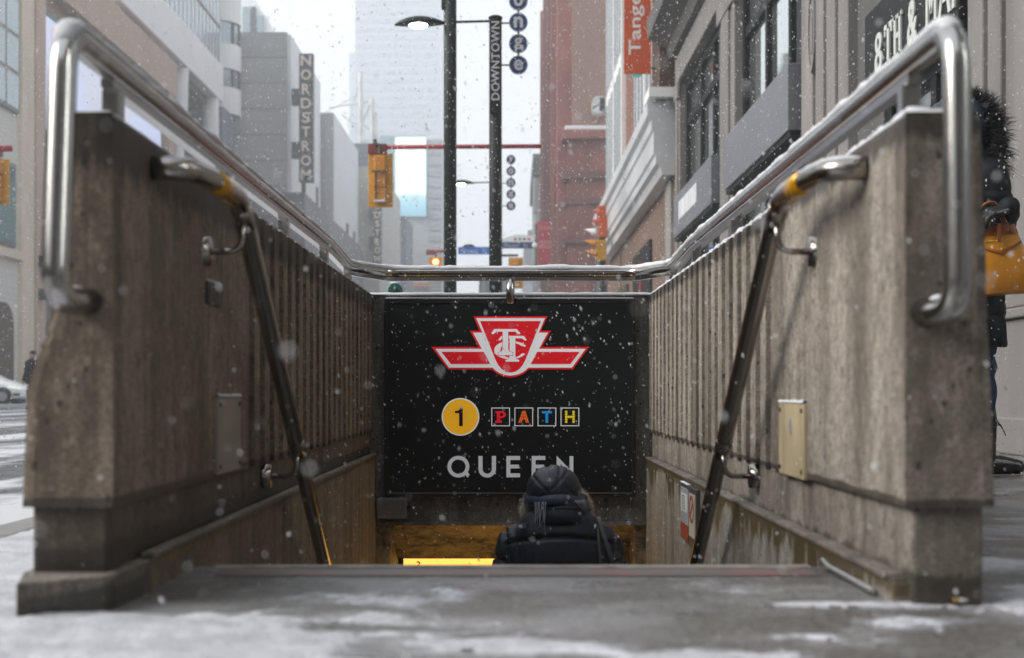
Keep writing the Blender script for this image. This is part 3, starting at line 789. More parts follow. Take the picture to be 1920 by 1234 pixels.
# illuminated sign box in the passage + added unseen lamps
r = thing('light_box', 'glowing yellow sign box under the beam at the foot of the stairs', 'sign', (-.33, 7.9, -.7))
MB().box(-.615, -.075, 7.9, 8.05, -.82, -.538).build('housing', BLK, r, bevel=.005)
MB().box(-.602, -.088, 7.892, 7.902, -.80, -.556).build('lit_panel', M('lit_yellow', (.8, .5, .1), .4, var=0, emis=(1, .52, .09), es=.95), r)
mb = MB(); mb.prism([(-.535, -.575), (-.52, -.568), (-.508, -.576), (-.52, -.60), (-.524, -.60), (-.516, -.578)], lambda u, v, d: (u, 7.891-d, v), 0, .001); mb.build('mark', BLK, r)
MB().box(-.36, -.32, 7.95, 7.99, -.54, -.49).build('hanger', BLK, r)
WARM = M('lit_warm', (.8, .7, .5), .4, var=0, emis=(1, .58, .15), es=6)
for sx, lab in ((-1, 'added unseen warm lamp low on the left wall of the stairs below the beam'), (1, 'added unseen warm lamp low on the right wall of the stairs below the beam')):
    fx = thing('wall_lamp', lab, 'lamp', (sx*.62, 6.9, -1.2))  # out-of-sight fitting, added to throw warm light on the soffit and rails
    MB().box(*sorted((sx*.61, sx*.655)), 6.72, 7.02, -1.5, -.95).build('housing', BLK, fx, bevel=.004)
    MB().box(*sorted((sx*.585, sx*.611)), 6.75, 6.99, -1.47, -.98).build('diffuser', WARM, fx, bevel=.008)

# bike post behind the wall, cigarette end
r = thing('bike_post', 'green round-topped bike post peeping over the end wall beside the sign', 'post', (PX(741, 7.4), 7.4, 0))
GRN = M('post_green', (.015, .13, .10), .4, var=.2, vs=(20, 20, 20))
xc = PX(741.5, 7.4)
mb = MB(); mb.prism([(xc-.037, 0), (xc+.037, 0), (xc+.037, .895)]+ell(xc, .895, .037, .04, 14, 0, 180)[1:-1]+[(xc-.037, .895)], lambda u, v, d: (u, d, v), 7.375, 7.425); mb.build('post', GRN, r, bevel=.004)
MB().cyl((xc+.002, 7.366, .90), .009, .012, 12, 'Y').build('bolt', BLK, r)
MB().sphere((xc-.004, 7.4, .935), (.03, .024, .008), 14, 8).build('snow', SNOW, r, smooth=True)
r = thing('cigarette_end', 'cigarette end lying on wet ground in front of the right wall', 'cigarette', (.776, 2.44, .005))
MB().tube([(.769, 2.452, .0105), (.797, 2.458, .0115)], .0046, 12).build('paper', M('cig_paper', (.8, .78, .74), .7, var=.1), r)
MB().tube([(.757, 2.4495, .010), (.769, 2.452, .0105)], .0047, 12).build('filter', M('cig_filter', (.45, .27, .10), .7), r)
MB().tube([(.754, 2.449, .010), (.757, 2.4495, .010)], .0042, 10).build('burnt_end', BLK, r)
# ================================================================ right side of the street
XF = 3.05
STONE = M('grey_stone', (.225, .212, .205), .8, var=.28, vs=(1.3, 1.3, .4), bump=.3, bs=30)
STONE2 = M('dark_stone', (.12, .116, .115), .75, var=.25, vs=(1.3, 1.3, .5), bump=.3, bs=30)
GLASS = M('shop_glass', (.55, .60, .61), .03, .85, var=0)
FRAME = M('window_frame', (.010, .013, .014), .5, var=.2, spec=.2)
BOARD = M('sign_board_grey', (.20, .205, .235), .35, .25, var=.2, vs=(.6, .6, .6))
sb = thing('stone_building', 'grey stone shop building with tall dark framed windows and pilasters beside the pavement', 'building', (XF, 12, 0))
def fx_map(x): return lambda u, v, d: (x-d, u, v)       # facade facing -X
MB().box(3.42, 14, -14, 26.35, 0, 15).build('wall', STONE2, sb)
def pil(y0, y1, x=XF, base=True, grooves=0):
    mb = MB().box(x, 3.5, y0, y1, 0, 6.02)
    w = y1-y0
    if grooves:
        for k in range(grooves):
            c = y0+w*(.14+.72*(k+.5)/grooves); hw = w*.72/grooves*.33
            mb.box(x-.035, x+.01, c-hw, c+hw, 1.15, 5.75)
    if base:
        mb.box(x-.05, x+.01, y0-.03, y1+.03, 0, .80); mb.box(x-.085, x+.01, y0-.05, y1+.05, .80, .86); mb.box(x-.07, x+.01, y0-.04, y1+.04, .862, .95)
        mb.box(x-.075, x+.01, y0-.045, y1+.045, 0, .22)
    mb.box(x-.05, x+.01, y0-.03, y1+.03, 5.72, 6.0)
    return mb.build('pilaster', STONE, sb, bevel=.012)
pil(12.93, 15.0, grooves=3); pil(19.52, 20.88, grooves=1); pil(25.9, 26.38, grooves=1); pil(8.60, 9.53, grooves=2)
pil(6.3, 8.52, 3.0, grooves=2); pil(1.6, 3.0); pil(-4, -2.2); pil(-12, -10)
mb = MB(); mb.ring_prism(ell(14.28, 4.0, .17, .42, 30), ell(14.28, 4.0, .12, .36, 30), fx_map(XF-.002), 0, .05); mb.prism(ell(14.28, 4.0, .05, .24, 20), fx_map(XF-.002), 0, .045); mb.build('ornament', STONE, sb)
MB().box(3.14, 3.5, 12.02, 12.93, 0, 6.02).build('side_panel', STONE2, sb, bevel=.01)
MB().box(3.02, 3.6, -14, 26.38, 6.022, 6.52).build('lintel', STONE, sb, bevel=.02)
cn = MB(); cn.prism([(3.1, 6.52), (2.92, 6.54), (2.86, 6.72), (2.62, 6.86), (2.52, 6.9), (2.49, 7.2), (3.1, 7.26)], lambda u, v, d: (u, d, v), -14, 26.40); cn.build('cornice', STONE2, sb)
MB().box(3.12, 3.6, -14, 26.36, 7.27, 15).build('upper_wall', STONE, sb)
def window(y0, y1, z0, z1, muls, trans, name='window'):
    mb = MB()
    for m_ in muls: mb.box(3.17, 3.26, m_-.07, m_+.07, z0, z1)
    for t_ in trans: mb.box(3.175, 3.255, y0, y1, t_-.07, t_+.07)
    mb.box(3.16, 3.27, y0, y0+.16, z0, z1); mb.box(3.16, 3.27, y1-.16, y1, z0, z1); mb.box(3.165, 3.265, y0+.161, y1-.161, z1-.16, z1)
    f = mb.build(name, FRAME, sb, bevel=.006)
    MB().box(3.235, 3.25, y0+.02, y1-.02, z0, z1-.02).build('pane', GLASS, f)
window(15.02, 19.5, 3.16, 6.0, (16.25, 17.75), (5.25,)); window(20.9, 25.88, 3.16, 6.0, (21.75, 22.4, 23.9), (5.25,))
window(15.02, 19.5, .35, 3.15, (16.25, 17.75), (), 'shop_window'); window(20.9, 25.88, .35, 3.15, (22.4, 23.9), (), 'shop_window')
window(9.55, 12.0, 3.62, 6.0, (10.7,), ()); window(9.55, 12.0, .05, 2.9, (10.7,), (2.3,), 'shop_door')
for a, b_ in ((3.02, 6.28), (-2.18, 1.58), (-9.98, -4.02)): window(a, b_, .4, 6.0, ((a+b_)/2,), (3.2, 5.2))
MB().box(3.16, 3.4, 15.02, 25.88, 0, .349).build('stall_riser', STONE2, sb)

def board(y0, y1, lab):
    r = thing('sign_board', lab, 'sign', (XF, (y0+y1)/2, 3.15))
    MB().box(2.93, 3.30, y0, y1, 3.15, 3.87).build('panel', BOARD, r, bevel=.01)
    MB().box(2.955, 3.29, y0-.02, y1+.02, 3.09, 3.149).build('under_trim', FRAME, r)
    return r
board(15.12, 19.62, 'long blank grey sign board under the nearer tall window of the stone building')
r = board(20.95, 25.8, 'long grey sign board with blurred white lettering under the farther window')
mb = MB(); yy = 24.95
for k, w in enumerate((.17, .1, .2, .24, .09, .2, .2, .22, .2, .21, .2)):
    mb.box(2.921, 2.93, yy-w, yy, 3.38, 3.70); yy -= w+.035
    if k in (2, 5, 8): mb.box(2.9215, 2.93, yy-.03, yy+.06, 3.40, 3.68)
mb.build('lettering', M('letter_white', (.70, .71, .74), .5, var=.1), r)
# black shop sign 8TH & MAIN
r = thing('shop_sign', 'black fascia board with white slab lettering 8TH & MAIN on the stone building', 'sign', (XF, 10.8, 2.9))
MB().box(3.0, 3.28, 9.56, 12.1, 2.88, 3.56).build('panel', M('fascia_black', (.012, .014, .014), .5, var=.3, spec=.25), r, bevel=.01)
WL = M('letter_ivory', (.60, .63, .60), .5, var=.05)
mb = MB(); mz = 2.998; z0_, hh = 2.97, .33
def sl(y, pieces):      # y = left edge (far side) of the letter, u to the right = -y
    for (a, b_, c_, d_) in pieces: mb.box(mz-.012, mz+.004, y-c_, y-a, z0_+b_*hh, z0_+d_*hh)
for c, rz, ry in ((.74, .26, .085), (.28, .28, .1)):
    mb.ring_prism(ell(11.60, z0_+c*hh, ry*1.15, rz*hh, 24), ell(11.60, z0_+c*hh, ry*.42, rz*hh*.5, 24), lambda u, v, d: (mz-d, u, v), 0, .012+.002*c)
sl(11.42, [(.085, 0, .145, 1), (0, .88, .23, 1.01), (0, .74, .035, .89), (.195, .74, .23, .89), (.045, -.005, .185, .10)])
sl(11.16, [(.03, 0, .085, 1), (.165, 0, .22, 1), (.08, .45, .17, .58), (0, -.005, .115, .09), (.135, -.005, .25, .09), (0, .91, .115, 1.005), (.135, .91, .25, 1.005)])
text(mb, '&', lambda u, v, d: (mz-d, 10.62-u, z0_+.5*hh+v), h=hh*1.02, w=.27, d=(0, .012), bold=.03)
sl(10.30, [(.03, 0, .08, 1), (.23, 0, .28, 1), (0, -.005, .11, .09), (.2, -.005, .31, .09), (0, .91, .09, 1.005), (.22, .91, .31, 1.005)])
for s in (-1, 1): mb.prism([(10.145+s*.105, z0_+hh), (10.145+s*.05, z0_+hh), (10.145-s*.02, z0_+.35*hh), (10.145+s*.02, z0_+.3*hh)], lambda u, v, d: (mz-d, u, v), 0, .011)
for s in (-1, 1): mb.prism([(9.84+s*.15, z0_), (9.84+s*.09, z0_), (9.84-s*.02, z0_+hh), (9.84+s*.03, z0_+hh)], lambda u, v, d: (mz-d, u, v), 0, .010-s*.001)
mb.box(mz-.009, mz, 9.77, 9.91, z0_+.3*hh, z0_+.42*hh)
sl(9.66, [(.0, 0, .055, 1)])
mb.build('lettering', WL, r)

# silver-corniced building
BRN = brick('brown_brick', (.20, .125, .09), (.16, .10, .075), (.2, .17, .15))
ORB = brick('orange_brick', (.26, .115, .075), (.22, .10, .07), (.25, .2, .17))
SILV = M('silver_paint', (.60, .61, .63), .38, .2, var=.22, vs=(1, .4, 1))
WTRIM = M('white_trim', (.80, .80, .80), .6, var=.12)
GRNG = M('green_dark_glass', (.03, .05, .05), .1, .3, var=0)
r = thing('silver_cornice_shop', 'brown brick corner shop with a deep silver cornice and white framed upper windows', 'building', (XF, 27, 0))
MB().box(3.06, 14, 26.45, 45.5, 0, 4.7).build('wall', BRN, r)
MB().box(3.09, 14, 26.46, 45.4, 5.82, 16).build('upper_wall', ORB, r)
mb = MB(); mb.prism([(3.1, 4.45), (2.82, 4.45), (2.78, 4.62), (2.70, 4.66), (2.70, 4.82), (2.66, 4.86), (2.66, 5.25), (2.62, 5.3), (2.62, 5.5), (2.54, 5.56), (2.54, 5.8), (3.1, 5.86)], lambda u, v, d: (u, d, v), 26.7, 44.5)
mb.build('cornice', SILV, r)
mb = MB(); mb.box(3.0, 3.07, 27.0, 27.9, 0, 4.45); mb.build('column', M('shop_column', (.25, .24, .22), .7), r, bevel=.02)
f = MB().box(3.0, 3.1, 31.0, 35.3, .1, 3.7).build('shop_opening', BLK, r)
MB().box(2.975, 3.0, 33.0, 33.25, .12, 3.4).build('red_strip', M('strip_red', (.4, .03, .06), .5), f)
MB().box(3.0, 3.1, 37.2, 41.8, .1, 3.2).build('shop_opening', M('opening_brown', (.05, .035, .028), .5), r)
mb = MB()
for k, (y0, y1) in enumerate(((29.2, 31.5), (31.9, 34.4), (38.5, 41.2), (41.6, 44.6))):
    mb = MB().box(2.95, 3.1, y0, y1, 5.87, 14); f = mb.build('bay_window', WTRIM, r, bevel=.02)
    n = 3
    for q in range(n):
        w = (y1-y0)/n
        MB().box(2.93, 2.952, y0+w*q+.22*w, y0+w*q+.78*w, 6.2, 9.2).build('pane', GRNG, f)
        MB().box(2.93, 2.952, y0+w*q+.22*w, y0+w*q+.78*w, 9.6, 13.2).build('pane', GRNG, f)
MB().box(2.55, 3.08, 26.47, 27.4, 5.87, 6.05).build('stone_cap', WTRIM, r)
MB().box(2.75, 3.08, 26.5, 28.0, 6.06, 12).build('corner_pier', M('pier_brown', (.085, .045, .032), .85, var=.3, vs=(2, 2, 2)), r)

r = thing('banner', 'orange vertical banner reading Tangerine hanging above the silver cornice', 'banner', (2.42, 27.3, 7.5))
z0_ = PZ(139, 27.3); x0_, x1_ = PX(1170, 27.3), PX(1221, 27.3)
MB().box(x0_, x1_, 27.28, 27.31, z0_, z0_+2.7).build('cloth', M('banner_orange', (.58, .085, .018), .6, var=.12), r)
mb = MB(); text(mb, 'Tangerine', lambda u, v, d: ((x0_+x1_)/2-.02-v, 27.279-d, z0_+.36+.98+u), w=1.95, h=.30, bold=.012); mb.build('lettering', M('banner_white', (.8, .78, .76), .6, var=0), r)
MB().prism([(x0_+.08, z0_+.001), (x1_-.14, z0_+.001), (x1_-.2, z0_-.045), ((x0_+x1_)/2, z0_-.07), (x0_+.14, z0_-.045)], lambda u, v, d: (u, d, v), 27.285, 27.305).build('tip', M('tip_teal', (.12, .62, .55), .6, var=0), r)
for zz in (z0_+.12, z0_+2.62): MB().tube([(x0_, 27.33, zz), (3.1, 27.33, zz)], .02, 8).build('bracket', BLK, r)

# red brick building past the junction
RB = brick('red_brick', (.27, .09, .078), (.21, .075, .065), (.25, .15, .14), 1.2)
RS = M('red_stone', (.29, .115, .10), .8, var=.25, vs=(.5, .5, .3), bump=.3, bs=6)
RDK = M('red_stone_dark', (.15, .065, .06), .8, var=.3, vs=(.5, .5, .3))
BR2 = brick('tan_brick', (.34, .20, .16), (.28, .17, .135), (.30, .22, .2), 1.2)
r = thing('red_brick_building', 'tall red brick building with carved stone courses beyond the junction', 'building', (XF, 77, 0))
MB().box(XF, 22, 77.02, 131, 0, 14.0).build('lower_wall', RS, r)
MB().box(XF+.25, 22, 77.4, 131, 14.5, 34).build('upper_wall', BR2, r)
MB().box(XF-.35, 22.2, 76.5, 131, 14.0, 14.5).build('cornice', RS, r, bevel=.05)
MB().box(XF-.2, 22.1, 76.6, 131, 14.502, 14.72).build('snow', SNOW, r, bevel=.05)
for z0_, z1_, o_, mt in ((11.9, 12.3, .3, RDK), (10.5, 10.85, .22, RDK), (8.4, 8.7, .3, RDK), (4.6, 4.9, .2, RS), (0, 1.1, .15, RDK)):
    MB().box(XF-o_, 22.05, 77.02-o_, 131, z0_, z1_).build('string_course', mt, r)
for k in range(9):
    y = 78.2+k*5.9
    MB().box(XF-.55, XF+.3, y, y+1.5, 0 if k % 2 else 1.11, 13.9 if k % 2 else 34).build('pilaster', (RS, RB)[k % 2], r)
    f = MB().box(XF-.06, XF+.2, y+2.0, y+5.2, 1.4, 7.8).build('window', RDK, r); MB().box(XF-.09, XF-.06, y+2.4, y+4.8, 1.8, 7.4).build('pane', GRNG, f)
    for zz in (9.1, 16.2, 21.5, 26.8):
        f = MB().box(XF-.04, XF+.5, y+2.2, y+5.0, zz, zz+3.0).build('window', RDK, r); MB().box(XF-.07, XF-.04, y+2.6, y+4.6, zz+.3, zz+2.7).build('pane', GRNG, f)
for x in (4.3, 8.6, 13.2, 17.5):
    f = MB().box(x, x+2.6, 76.98, 77.1, 1.3, 7.6).build('window', RDK, r); MB().box(x+.3, x+2.3, 76.95, 76.98, 1.5, 7.2).build('pane', GRNG, f)
MB().box(XF-.02, XF+1.1, 76.9, 78, 0, 14).build('corner_pier', RB, r)
r = thing('wall_dish', 'round pale lamp drum on the tan brick wall above the snowy ledge', 'lamp', PX(1122, 76) and (PX(1122, 76), 76.6, PZ(198, 76)))
xa, za = PX(1123, 76.6), PZ(198, 76.6)
MB().prism([(xa-.36, za-.25)]+ell(xa-.1, za-.2, .26, .26, 8, 180, 270)+ell(xa+.1, za-.2, .26, .26, 8, 270, 360)+ell(xa+.1, za+.2, .26, .26, 8, 0, 90)+ell(xa-.1, za+.2, .26, .26, 8, 90, 180), lambda u, v, d: (u, d, v), 76.3, 77.5).build('drum', M('drum_white', (.55, .56, .57), .5), r, bevel=.03)
MB().box(xa+.02, xa+.30, 76.27, 76.31, za-.36, za+.36).build('shade', BLK, r, bevel=.02)

r = thing('banner', 'flat red banner on the side of the red brick building', 'banner', (2.2, 92, 9))
xa, xb = PX(1008, 92), PX(1037.5, 92); za, zb = PZ(495, 92), PZ(415, 92)
MB().box(xa, xb, 91.95, 92.05, za, zb).build('cloth', M('banner_red', (.58, .04, .06), .6, var=.12), r)
mb = MB()
for z_, h_ in ((zb-.55, .22), (zb-1.45, .2), (zb-1.75, .2)): 
    for k in range(5): mb.box(xa+.12+k*.16, xa+.22+k*.16, 91.94, 91.951, z_, z_+h_)
mb.build('lettering', M('banner_pink', (.75, .3, .32), .6, var=0), r)
for zz in (za+.1, zb-.1): MB().tube([(xa, 92.0, zz), (3.1, 92.0, zz)], .04, 8).build('bracket', BLK, r)

PALE = M('pale_render', (.42, .43, .44), .8, var=.15, vs=(.2, .2, .2))
r = thing('pale_building', 'narrow pale building with a dark cornice at the far end of the red brick block', 'building', (3, 150, 0))
xa, xb = PX(1000, 150), 20
MB().box(PX(1004, 150), 20, 150, 175, 0, PZ(300, 150)).build('wall', PALE, r)
MB().box(PX(999, 150), 20.2, 149.4, 175, PZ(330, 150), PZ(290, 150)).build('cornice', M('cornice_dark', (.07, .08, .085), .7), r)
MB().box(PX(1003, 149.8), PX(1007, 149.8), 149.7, 150, PZ(520, 150), PZ(420, 150)).build('window', GRNG, r)
MB().box(PX(999, 150), PX(1003.5, 150), 149.5, 150.5, PZ(400, 150), PZ(335, 150)).build('blade_sign', M('lilac_grey', (.45, .46, .52), .6), r)
r = thing('low_grey_building', 'low grey building with a bright shop light under the far traffic signal', 'building', (2, 190, 0))
MB().box(PX(983, 190), 20, 190, 230, 0, PZ(447, 190)).build('wall', PALE, r)
MB().box(PX(990, 190), 20, 192, 225, PZ(446, 190), PZ(428, 190)).build('roof_hut', M('hut_grey', (.3, .32, .34), .8), r)
MB().box(PX(981, 189), PX(1000, 189), 189, 190.0, PZ(566, 189), PZ(530, 189)).build('shop_front', M('front_white', (.7, .72, .73), .5), r)
r = thing('glass_kiosk', 'grey-blue glazed block standing beyond the lettered pole', 'building', (-3, 210, 0))
MB().box(PX(900, 210), PX(952, 210), 210, 220, 0, PZ(524, 210)).build('wall', M('kiosk_glass', (.2, .25, .29), .2, .2), r)
for k in range(4): MB().box(PX(900+13*k, 210)-.15, PX(900+13*k, 210)+.15, 209.7, 210, 0, PZ(523, 210)).build('mullion', FRAME, r)

# ================================================================ left side of the street
XL = -24.0
def DL(px): return XL*F/(px-960)
TANB = M('tan_stone', (.64, .55, .44), .8, var=.12, vs=(.6, .6, .3), bump=.2, bs=10)
PINK = M('pink_stone', (.47, .355, .285), .8, var=.14, vs=(.6, .6, .3), bump=.2, bs=10)
LGRY = M('ribbed_panel', (.60, .585, .555), .7, var=.1, vs=(.1, .1, 6))
WHT = M('white_panel', (.86, .87, .88), .6, var=.08, vs=(.3, .3, .3))
BGL = M('blue_glass', (.34, .42, .46), .12, .4, var=.15, vs=(.2, .2, .2))
TEAL = M('teal_glass', (.12, .25, .25), .12, .3, var=.1, vs=(.2, .2, .2))
r = thing('mall_corner_building', 'tan and pink stone mall building with an arched opening at the far kerb', 'building', (XL, 66, 0))
MB().box(XL-20, XL, 60.0, 72.3, 0, 26).build('wall', LGRY, r)
MB().box(XL, XL+.22, DL(33), DL(56), 0, 26).build('pilaster', TANB, r)
MB().box(XL+.001, XL+.30, DL(57), DL(75), 0, 26).build('pilaster', PINK, r)
f = MB().box(XL-.02, XL+.15, 61.5, DL(30), 13.8, 26).build('window', M('steel_grey', (.16, .18, .19), .4, .4), r)
for yy in (61.7, 63.5, 65.3, 67.1):
    for zz in (14.0, 15.8, 17.6, 19.4, 21.2): MB().box(XL+.15, XL+.17, yy, yy+1.6, zz, zz+1.6).build('pane', BGL, f)
f = MB().box(XL-.02, XL+.14, 61.5, DL(25), 7.3, 11.3).build('window', M('steel_grey', (0, 0, 0)), r)
for yy in (61.7, 64.0, 66.2): MB().box(XL+.14, XL+.16, yy, yy+2.0, 7.5, 11.1).build('pane', TEAL, f)
MB().box(XL, XL+.26, 60.0, DL(34), 6.75, 7.15).build('string_course', TANB, r)
mb = MB(); ya = DL(23)
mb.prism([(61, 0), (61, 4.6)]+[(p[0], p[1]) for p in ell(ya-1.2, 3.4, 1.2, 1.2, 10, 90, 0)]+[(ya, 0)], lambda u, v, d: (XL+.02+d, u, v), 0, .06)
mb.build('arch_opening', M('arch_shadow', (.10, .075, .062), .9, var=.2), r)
MB().box(XL-20, XL-.3, 72.3, 96.9, 0, 22).build('wall', PINK, r)
MB().box(XL-.3, XL+.1, 72.3, 96.9, 0, 9.0).build('wall', PINK, r)
MB().box(XL-.28, XL+.45, 72.31, 100, PZ(0, 1)*0+21.0, 23.4).build('frame_beam', PINK, r)
MB().box(XL-.3, XL+.4, DL(306), DL(316), 0, 20.99).build('frame_pier', PINK, r)
MB().box(XL+.1, XL+.13, DL(71), DL(90), 0, 5.3).build('doorway', M('door_slate', (.17, .18, .21), .4), r)
MB().box(XL+.1, XL+.5, DL(68), DL(92), 5.31, 5.55).build('door_canopy', WHT, r)
for py in (490, 552):
    p = P(63, py, DL(63)); mb = MB().box(XL+.3, XL+.9, p.y-.2, p.y+.2, p.z-.28, p.z+.28); mb.box(XL+.2, XL+.31, p.y-.1, p.y+.1, p.z-.1, p.z+.1); mb.build('wall_lamp', BLK, r, bevel=.04)
m, nt, b = nodes_of('screen_face')
t = nz(nt, (1, .10, .09), 1.0, 2); 
cs = ramp(nt, t, [(.3, (.40, .45, .62)), (.5, (.50, .53, .66)), (.68, (.46, .55, .82))])
L(nt, cs, b.inputs['Base Color']); b.inputs['Roughness'].default_value = .2
L(nt, cs, b.inputs['Emission Color']); b.inputs['Emission Strength'].default_value = .28
r = thing('video_screen', 'wide blue-grey advertising screen on the pink stone facade', 'screen', (XL, 84, 12))
YS0, YS1 = DL(76), DL(296); ZS0, ZS1 = 13.8, 19.6
MB().box(XL-.3, XL+.14, YS0-.05, YS1+.5, ZS0-.3, ZS1+.5).build('frame', M('screen_frame', (.02, .05, .045), .4), r)
MB().box(XL+.14, XL+.20, YS0, YS1, ZS0, ZS1).build('display', m, r)
mb = MB(); mb.ring_prism(ell(DL(94), 21.0-2.3, .42, .62, 20), ell(DL(94), 21.0-2.3, .30, .48, 20), lambda u, v, d: (XL+.2+d, u, v), 0, .01); mb.build('mark', M('screen_red', (.6, .15, .18), .4, var=0, emis=(.6, .15, .2), es=.3), r)

r = thing('colonnade_building', 'white building with glass curtain wall carried on white columns', 'building', (XL, 105, 0))
Y0c, Y1c = 98.2, DL(413)
zb0, zb1 = PZ(180, Y1c)-.6, PZ(145, Y1c)+.9
MB().box(XL-20, XL-7, Y0c, Y1c, 0, zb0).build('back_wall', M('recess_grey', (.15, .155, .165), .8, var=.2, vs=(.3, .3, .3)), r)
MB().box(XL-.6, XL+.25, 86, Y1c+.05, zb0, zb1).build('band', WHT, r, bevel=.1)
MB().box(XL-7.02, XL-.61, 86, Y1c, zb0-.5, zb1).build('soffit_beam', M('recess_grey', (0, 0, 0)), r)
gw = MB().box(XL-20, XL, 86, Y1c, zb1+.01, 44).build('curtain_wall', BGL, r)
for k in range(24):
    yy = 87+k*(Y1c-87.2)/23
    MB().box(XL, XL+.06, yy-.06, yy+.06, zb1+.02, 44).build('mullion', WHT, gw)
for zz in (zb1+3.2, zb1+7.4, zb1+11.6): MB().box(XL, XL+.10, 86, Y1c, zz-.1, zz+.1).build('transom', M('transom_grey', (.3, .33, .34), .5), gw)
for px in (347, 404):
    yy = DL(px-8); yy = DL(px)
    mb = MB(); mb.cyl((XL-.5, yy, 0), .42, zb0-4.2, 24); mb.cyl((XL-.5, yy, zb0-4.2), .55, .5, 24); mb.tube([(XL-.45, yy, zb0-3.7), (XL-.45, yy, zb0-3.2), (XL-.4, yy, zb0-.02)], [.42, .62, .66], 24)
    mb.build('column', WHT, r, smooth=False)
r = thing('curved_tower', 'white office block with rounded bays and strips of blue windows', 'building', (XL, 121, 0))
yc = 122.5
def arcpts(rr): return [(-27+4.6*0+rr*math.cos(R(a)), yc+1.8+rr*math.sin(R(a))*.8) for a in range(-95, 96, 10)]+[(-45, yc+8), (-45, yc-6)]
zf = [PZ(205, 121), PZ(155, 121), PZ(120, 121), PZ(72, 121), PZ(30, 121), PZ(-22, 121), PZ(-60, 121), PZ(-120, 121)]
for k in range(0, 7):
    mt, rr = ((WHT, 3.3), (BGL, 3.05))[k % 2]
    mb = MB(); mb.prism(arcpts(rr), lambda u, v, d: (u, v, d), zf[k]+(.01 if k else 0), zf[k+1])
    f = mb.build('floor_band' if k % 2 == 0 else 'window_strip', mt, r)
    if k % 2:
        for a in (-60, -25, 10, 40): 
            q = arcpts(3.1); i = int((a+95)/10); MB().box(q[i][0]-.12, q[i][0]+.12, q[i][1]-.12, q[i][1]+.12, zf[k]+.02, zf[k+1]-.01).build('mullion', M('mull_dark', (.1, .12, .13), .5), f)
MB().box(-45, -24.3, 119.3, 124, 0, zf[0]-.01).build('podium', M('slate_panel', (.16, .18, .23), .5, var=.1), r)
MB().box(-24.9, -24.5, 118.4, 118.9, 0, zf[0]).build('column', WHT, r)
r = thing('curved_roof_block', 'pale rounded glass roof rising behind the grey department store', 'building', (-28, 150, 0))
yq = 150
mb = MB(); mb.prism([(-60, 0), (-60, 45), (PX(440, yq), 45), (PX(470, yq), PZ(2, yq)), (PX(492, yq), PZ(22, yq)), (PX(507, yq), PZ(45, yq)), (PX(518, yq), PZ(75, yq)), (PX(520, yq), 0)], lambda u, v, d: (u, d, v), yq, 165); mb.build('wall', WHT, r)
for a, b_ in ((456, 470), (472, 480), (482, 494)): MB().box(PX(a, yq), PX(b_, yq), yq-.3, yq, PZ(64, yq), PZ(14 if a < 480 else 30, yq)).build('window', BGL if a != 472 else M('mull_dark', (0, 0, 0)), r)

DG = M('store_grey', (.42, .425, .42), .75, var=.10, vs=(.02, .02, .5))
OFFW = M('store_white', (.78, .79, .80), .7, var=.08, vs=(.1, .1, .3))
DKS = M('sign_slate', (.035, .05, .055), .5, var=.1)
CREAM = M('sign_cream', (.95, .82, .68), .5, var=.05)
def blade(name, lab, x0, x1, y, z0, z1, brks, post=True):
    r = thing('blade_sign', lab, 'sign', ((x0+x1)/2, y, z0))
    MB().box(x0, x1, y, y+.8, z0, z1).build('panel', DKS, r, bevel=.03)
    n = len(name); h = (z1-z0)/n*.985
    for k, ch in enumerate(name):
        mb = MB(); zc = z1-(k+.5)*(z1-z0)/n
        w = (x1-x0)*(.72 if ch in 'NOMD' else .58)
        text(mb, ch, lambda u, v, d: ((x0+x1)/2+u, y-.02-d, zc+v), w=w, h=h*.74, d=(0, .06), bold=.018); mb.build('letter', CREAM, r)
    for zz in brks: MB().box(x0-(x1-x0)*.55, x0-.001, y+.1, y+.7, zz-.72, zz+.72).build('bracket', DKS, r)
    if post: MB().box(x0+.15*(x1-x0), x0+.42*(x1-x0), y+.2, y+.6, z0-1.4, z0-.001).build('post', DKS, r)
r = thing('department_store', 'big grey department store block with a white side wall', 'building', (-24, 127, 0))
Yn = 127; ztop = PZ(60, Yn)
MB().box(-46, PX(538, Yn), Yn, 147, 0, ztop).build('wall', DG, r)
MB().box(PX(538, Yn)+.001, PX(538, Yn)+.3, Yn+.2, 147, 0, ztop-.2).build('side_wall', OFFW, r)
for k in range(1, 14): MB().box(-46, PX(538, Yn)-.02, Yn-.03, Yn, ztop-k*2.3, ztop-k*2.3+.08).build('panel_joint', M('joint_grey', (.24, .245, .24), .8), r)
for px, py in ((588, 372),): MB().box(PX(538, Yn)+.3, PX(538, Yn)+.34, 143.6, 145.2, PZ(388, 144), PZ(350, 144)).build('window', GRNG, r)
Yb = 126
blade('NORDSTROM', 'tall dark sign spelling NORDSTROM in cream letters, the nearer and larger of two', PX(560.5, Yb), PX(587, Yb), Yb, PZ(341, Yb), PZ(100, Yb), (PZ(181, Yb), PZ(281, Yb)))
r = thing('store_canopy', 'long dark grey canopy block running along the store front', 'canopy', (-18.2, 124, 14))
zc = PZ(361, 124)
MB().box(-30, PX(571, 124), 124, 230, zc-9.5, zc).build('canopy', M('canopy_grey', (.13, .125, .15), .55, var=.12, vs=(.1, .1, .1)), r)
MB().box(-30, PX(571, 124)-.6, 124.4, 229, 0, zc-9.51).build('shop_front', M('front_bluegrey', (.32, .35, .40), .5, var=.2, vs=(.2, .2, .2)), r)
r = thing('stair_tower_block', 'pale windowless block with grey end wall past the first dark sign', 'building', (-19, 148, 0))
Y2 = 148; zt2 = PZ(212, Y2)
MB().box(-32, PX(626, Y2), Y2, 171.5, 0, zt2).build('wall', OFFW, r)
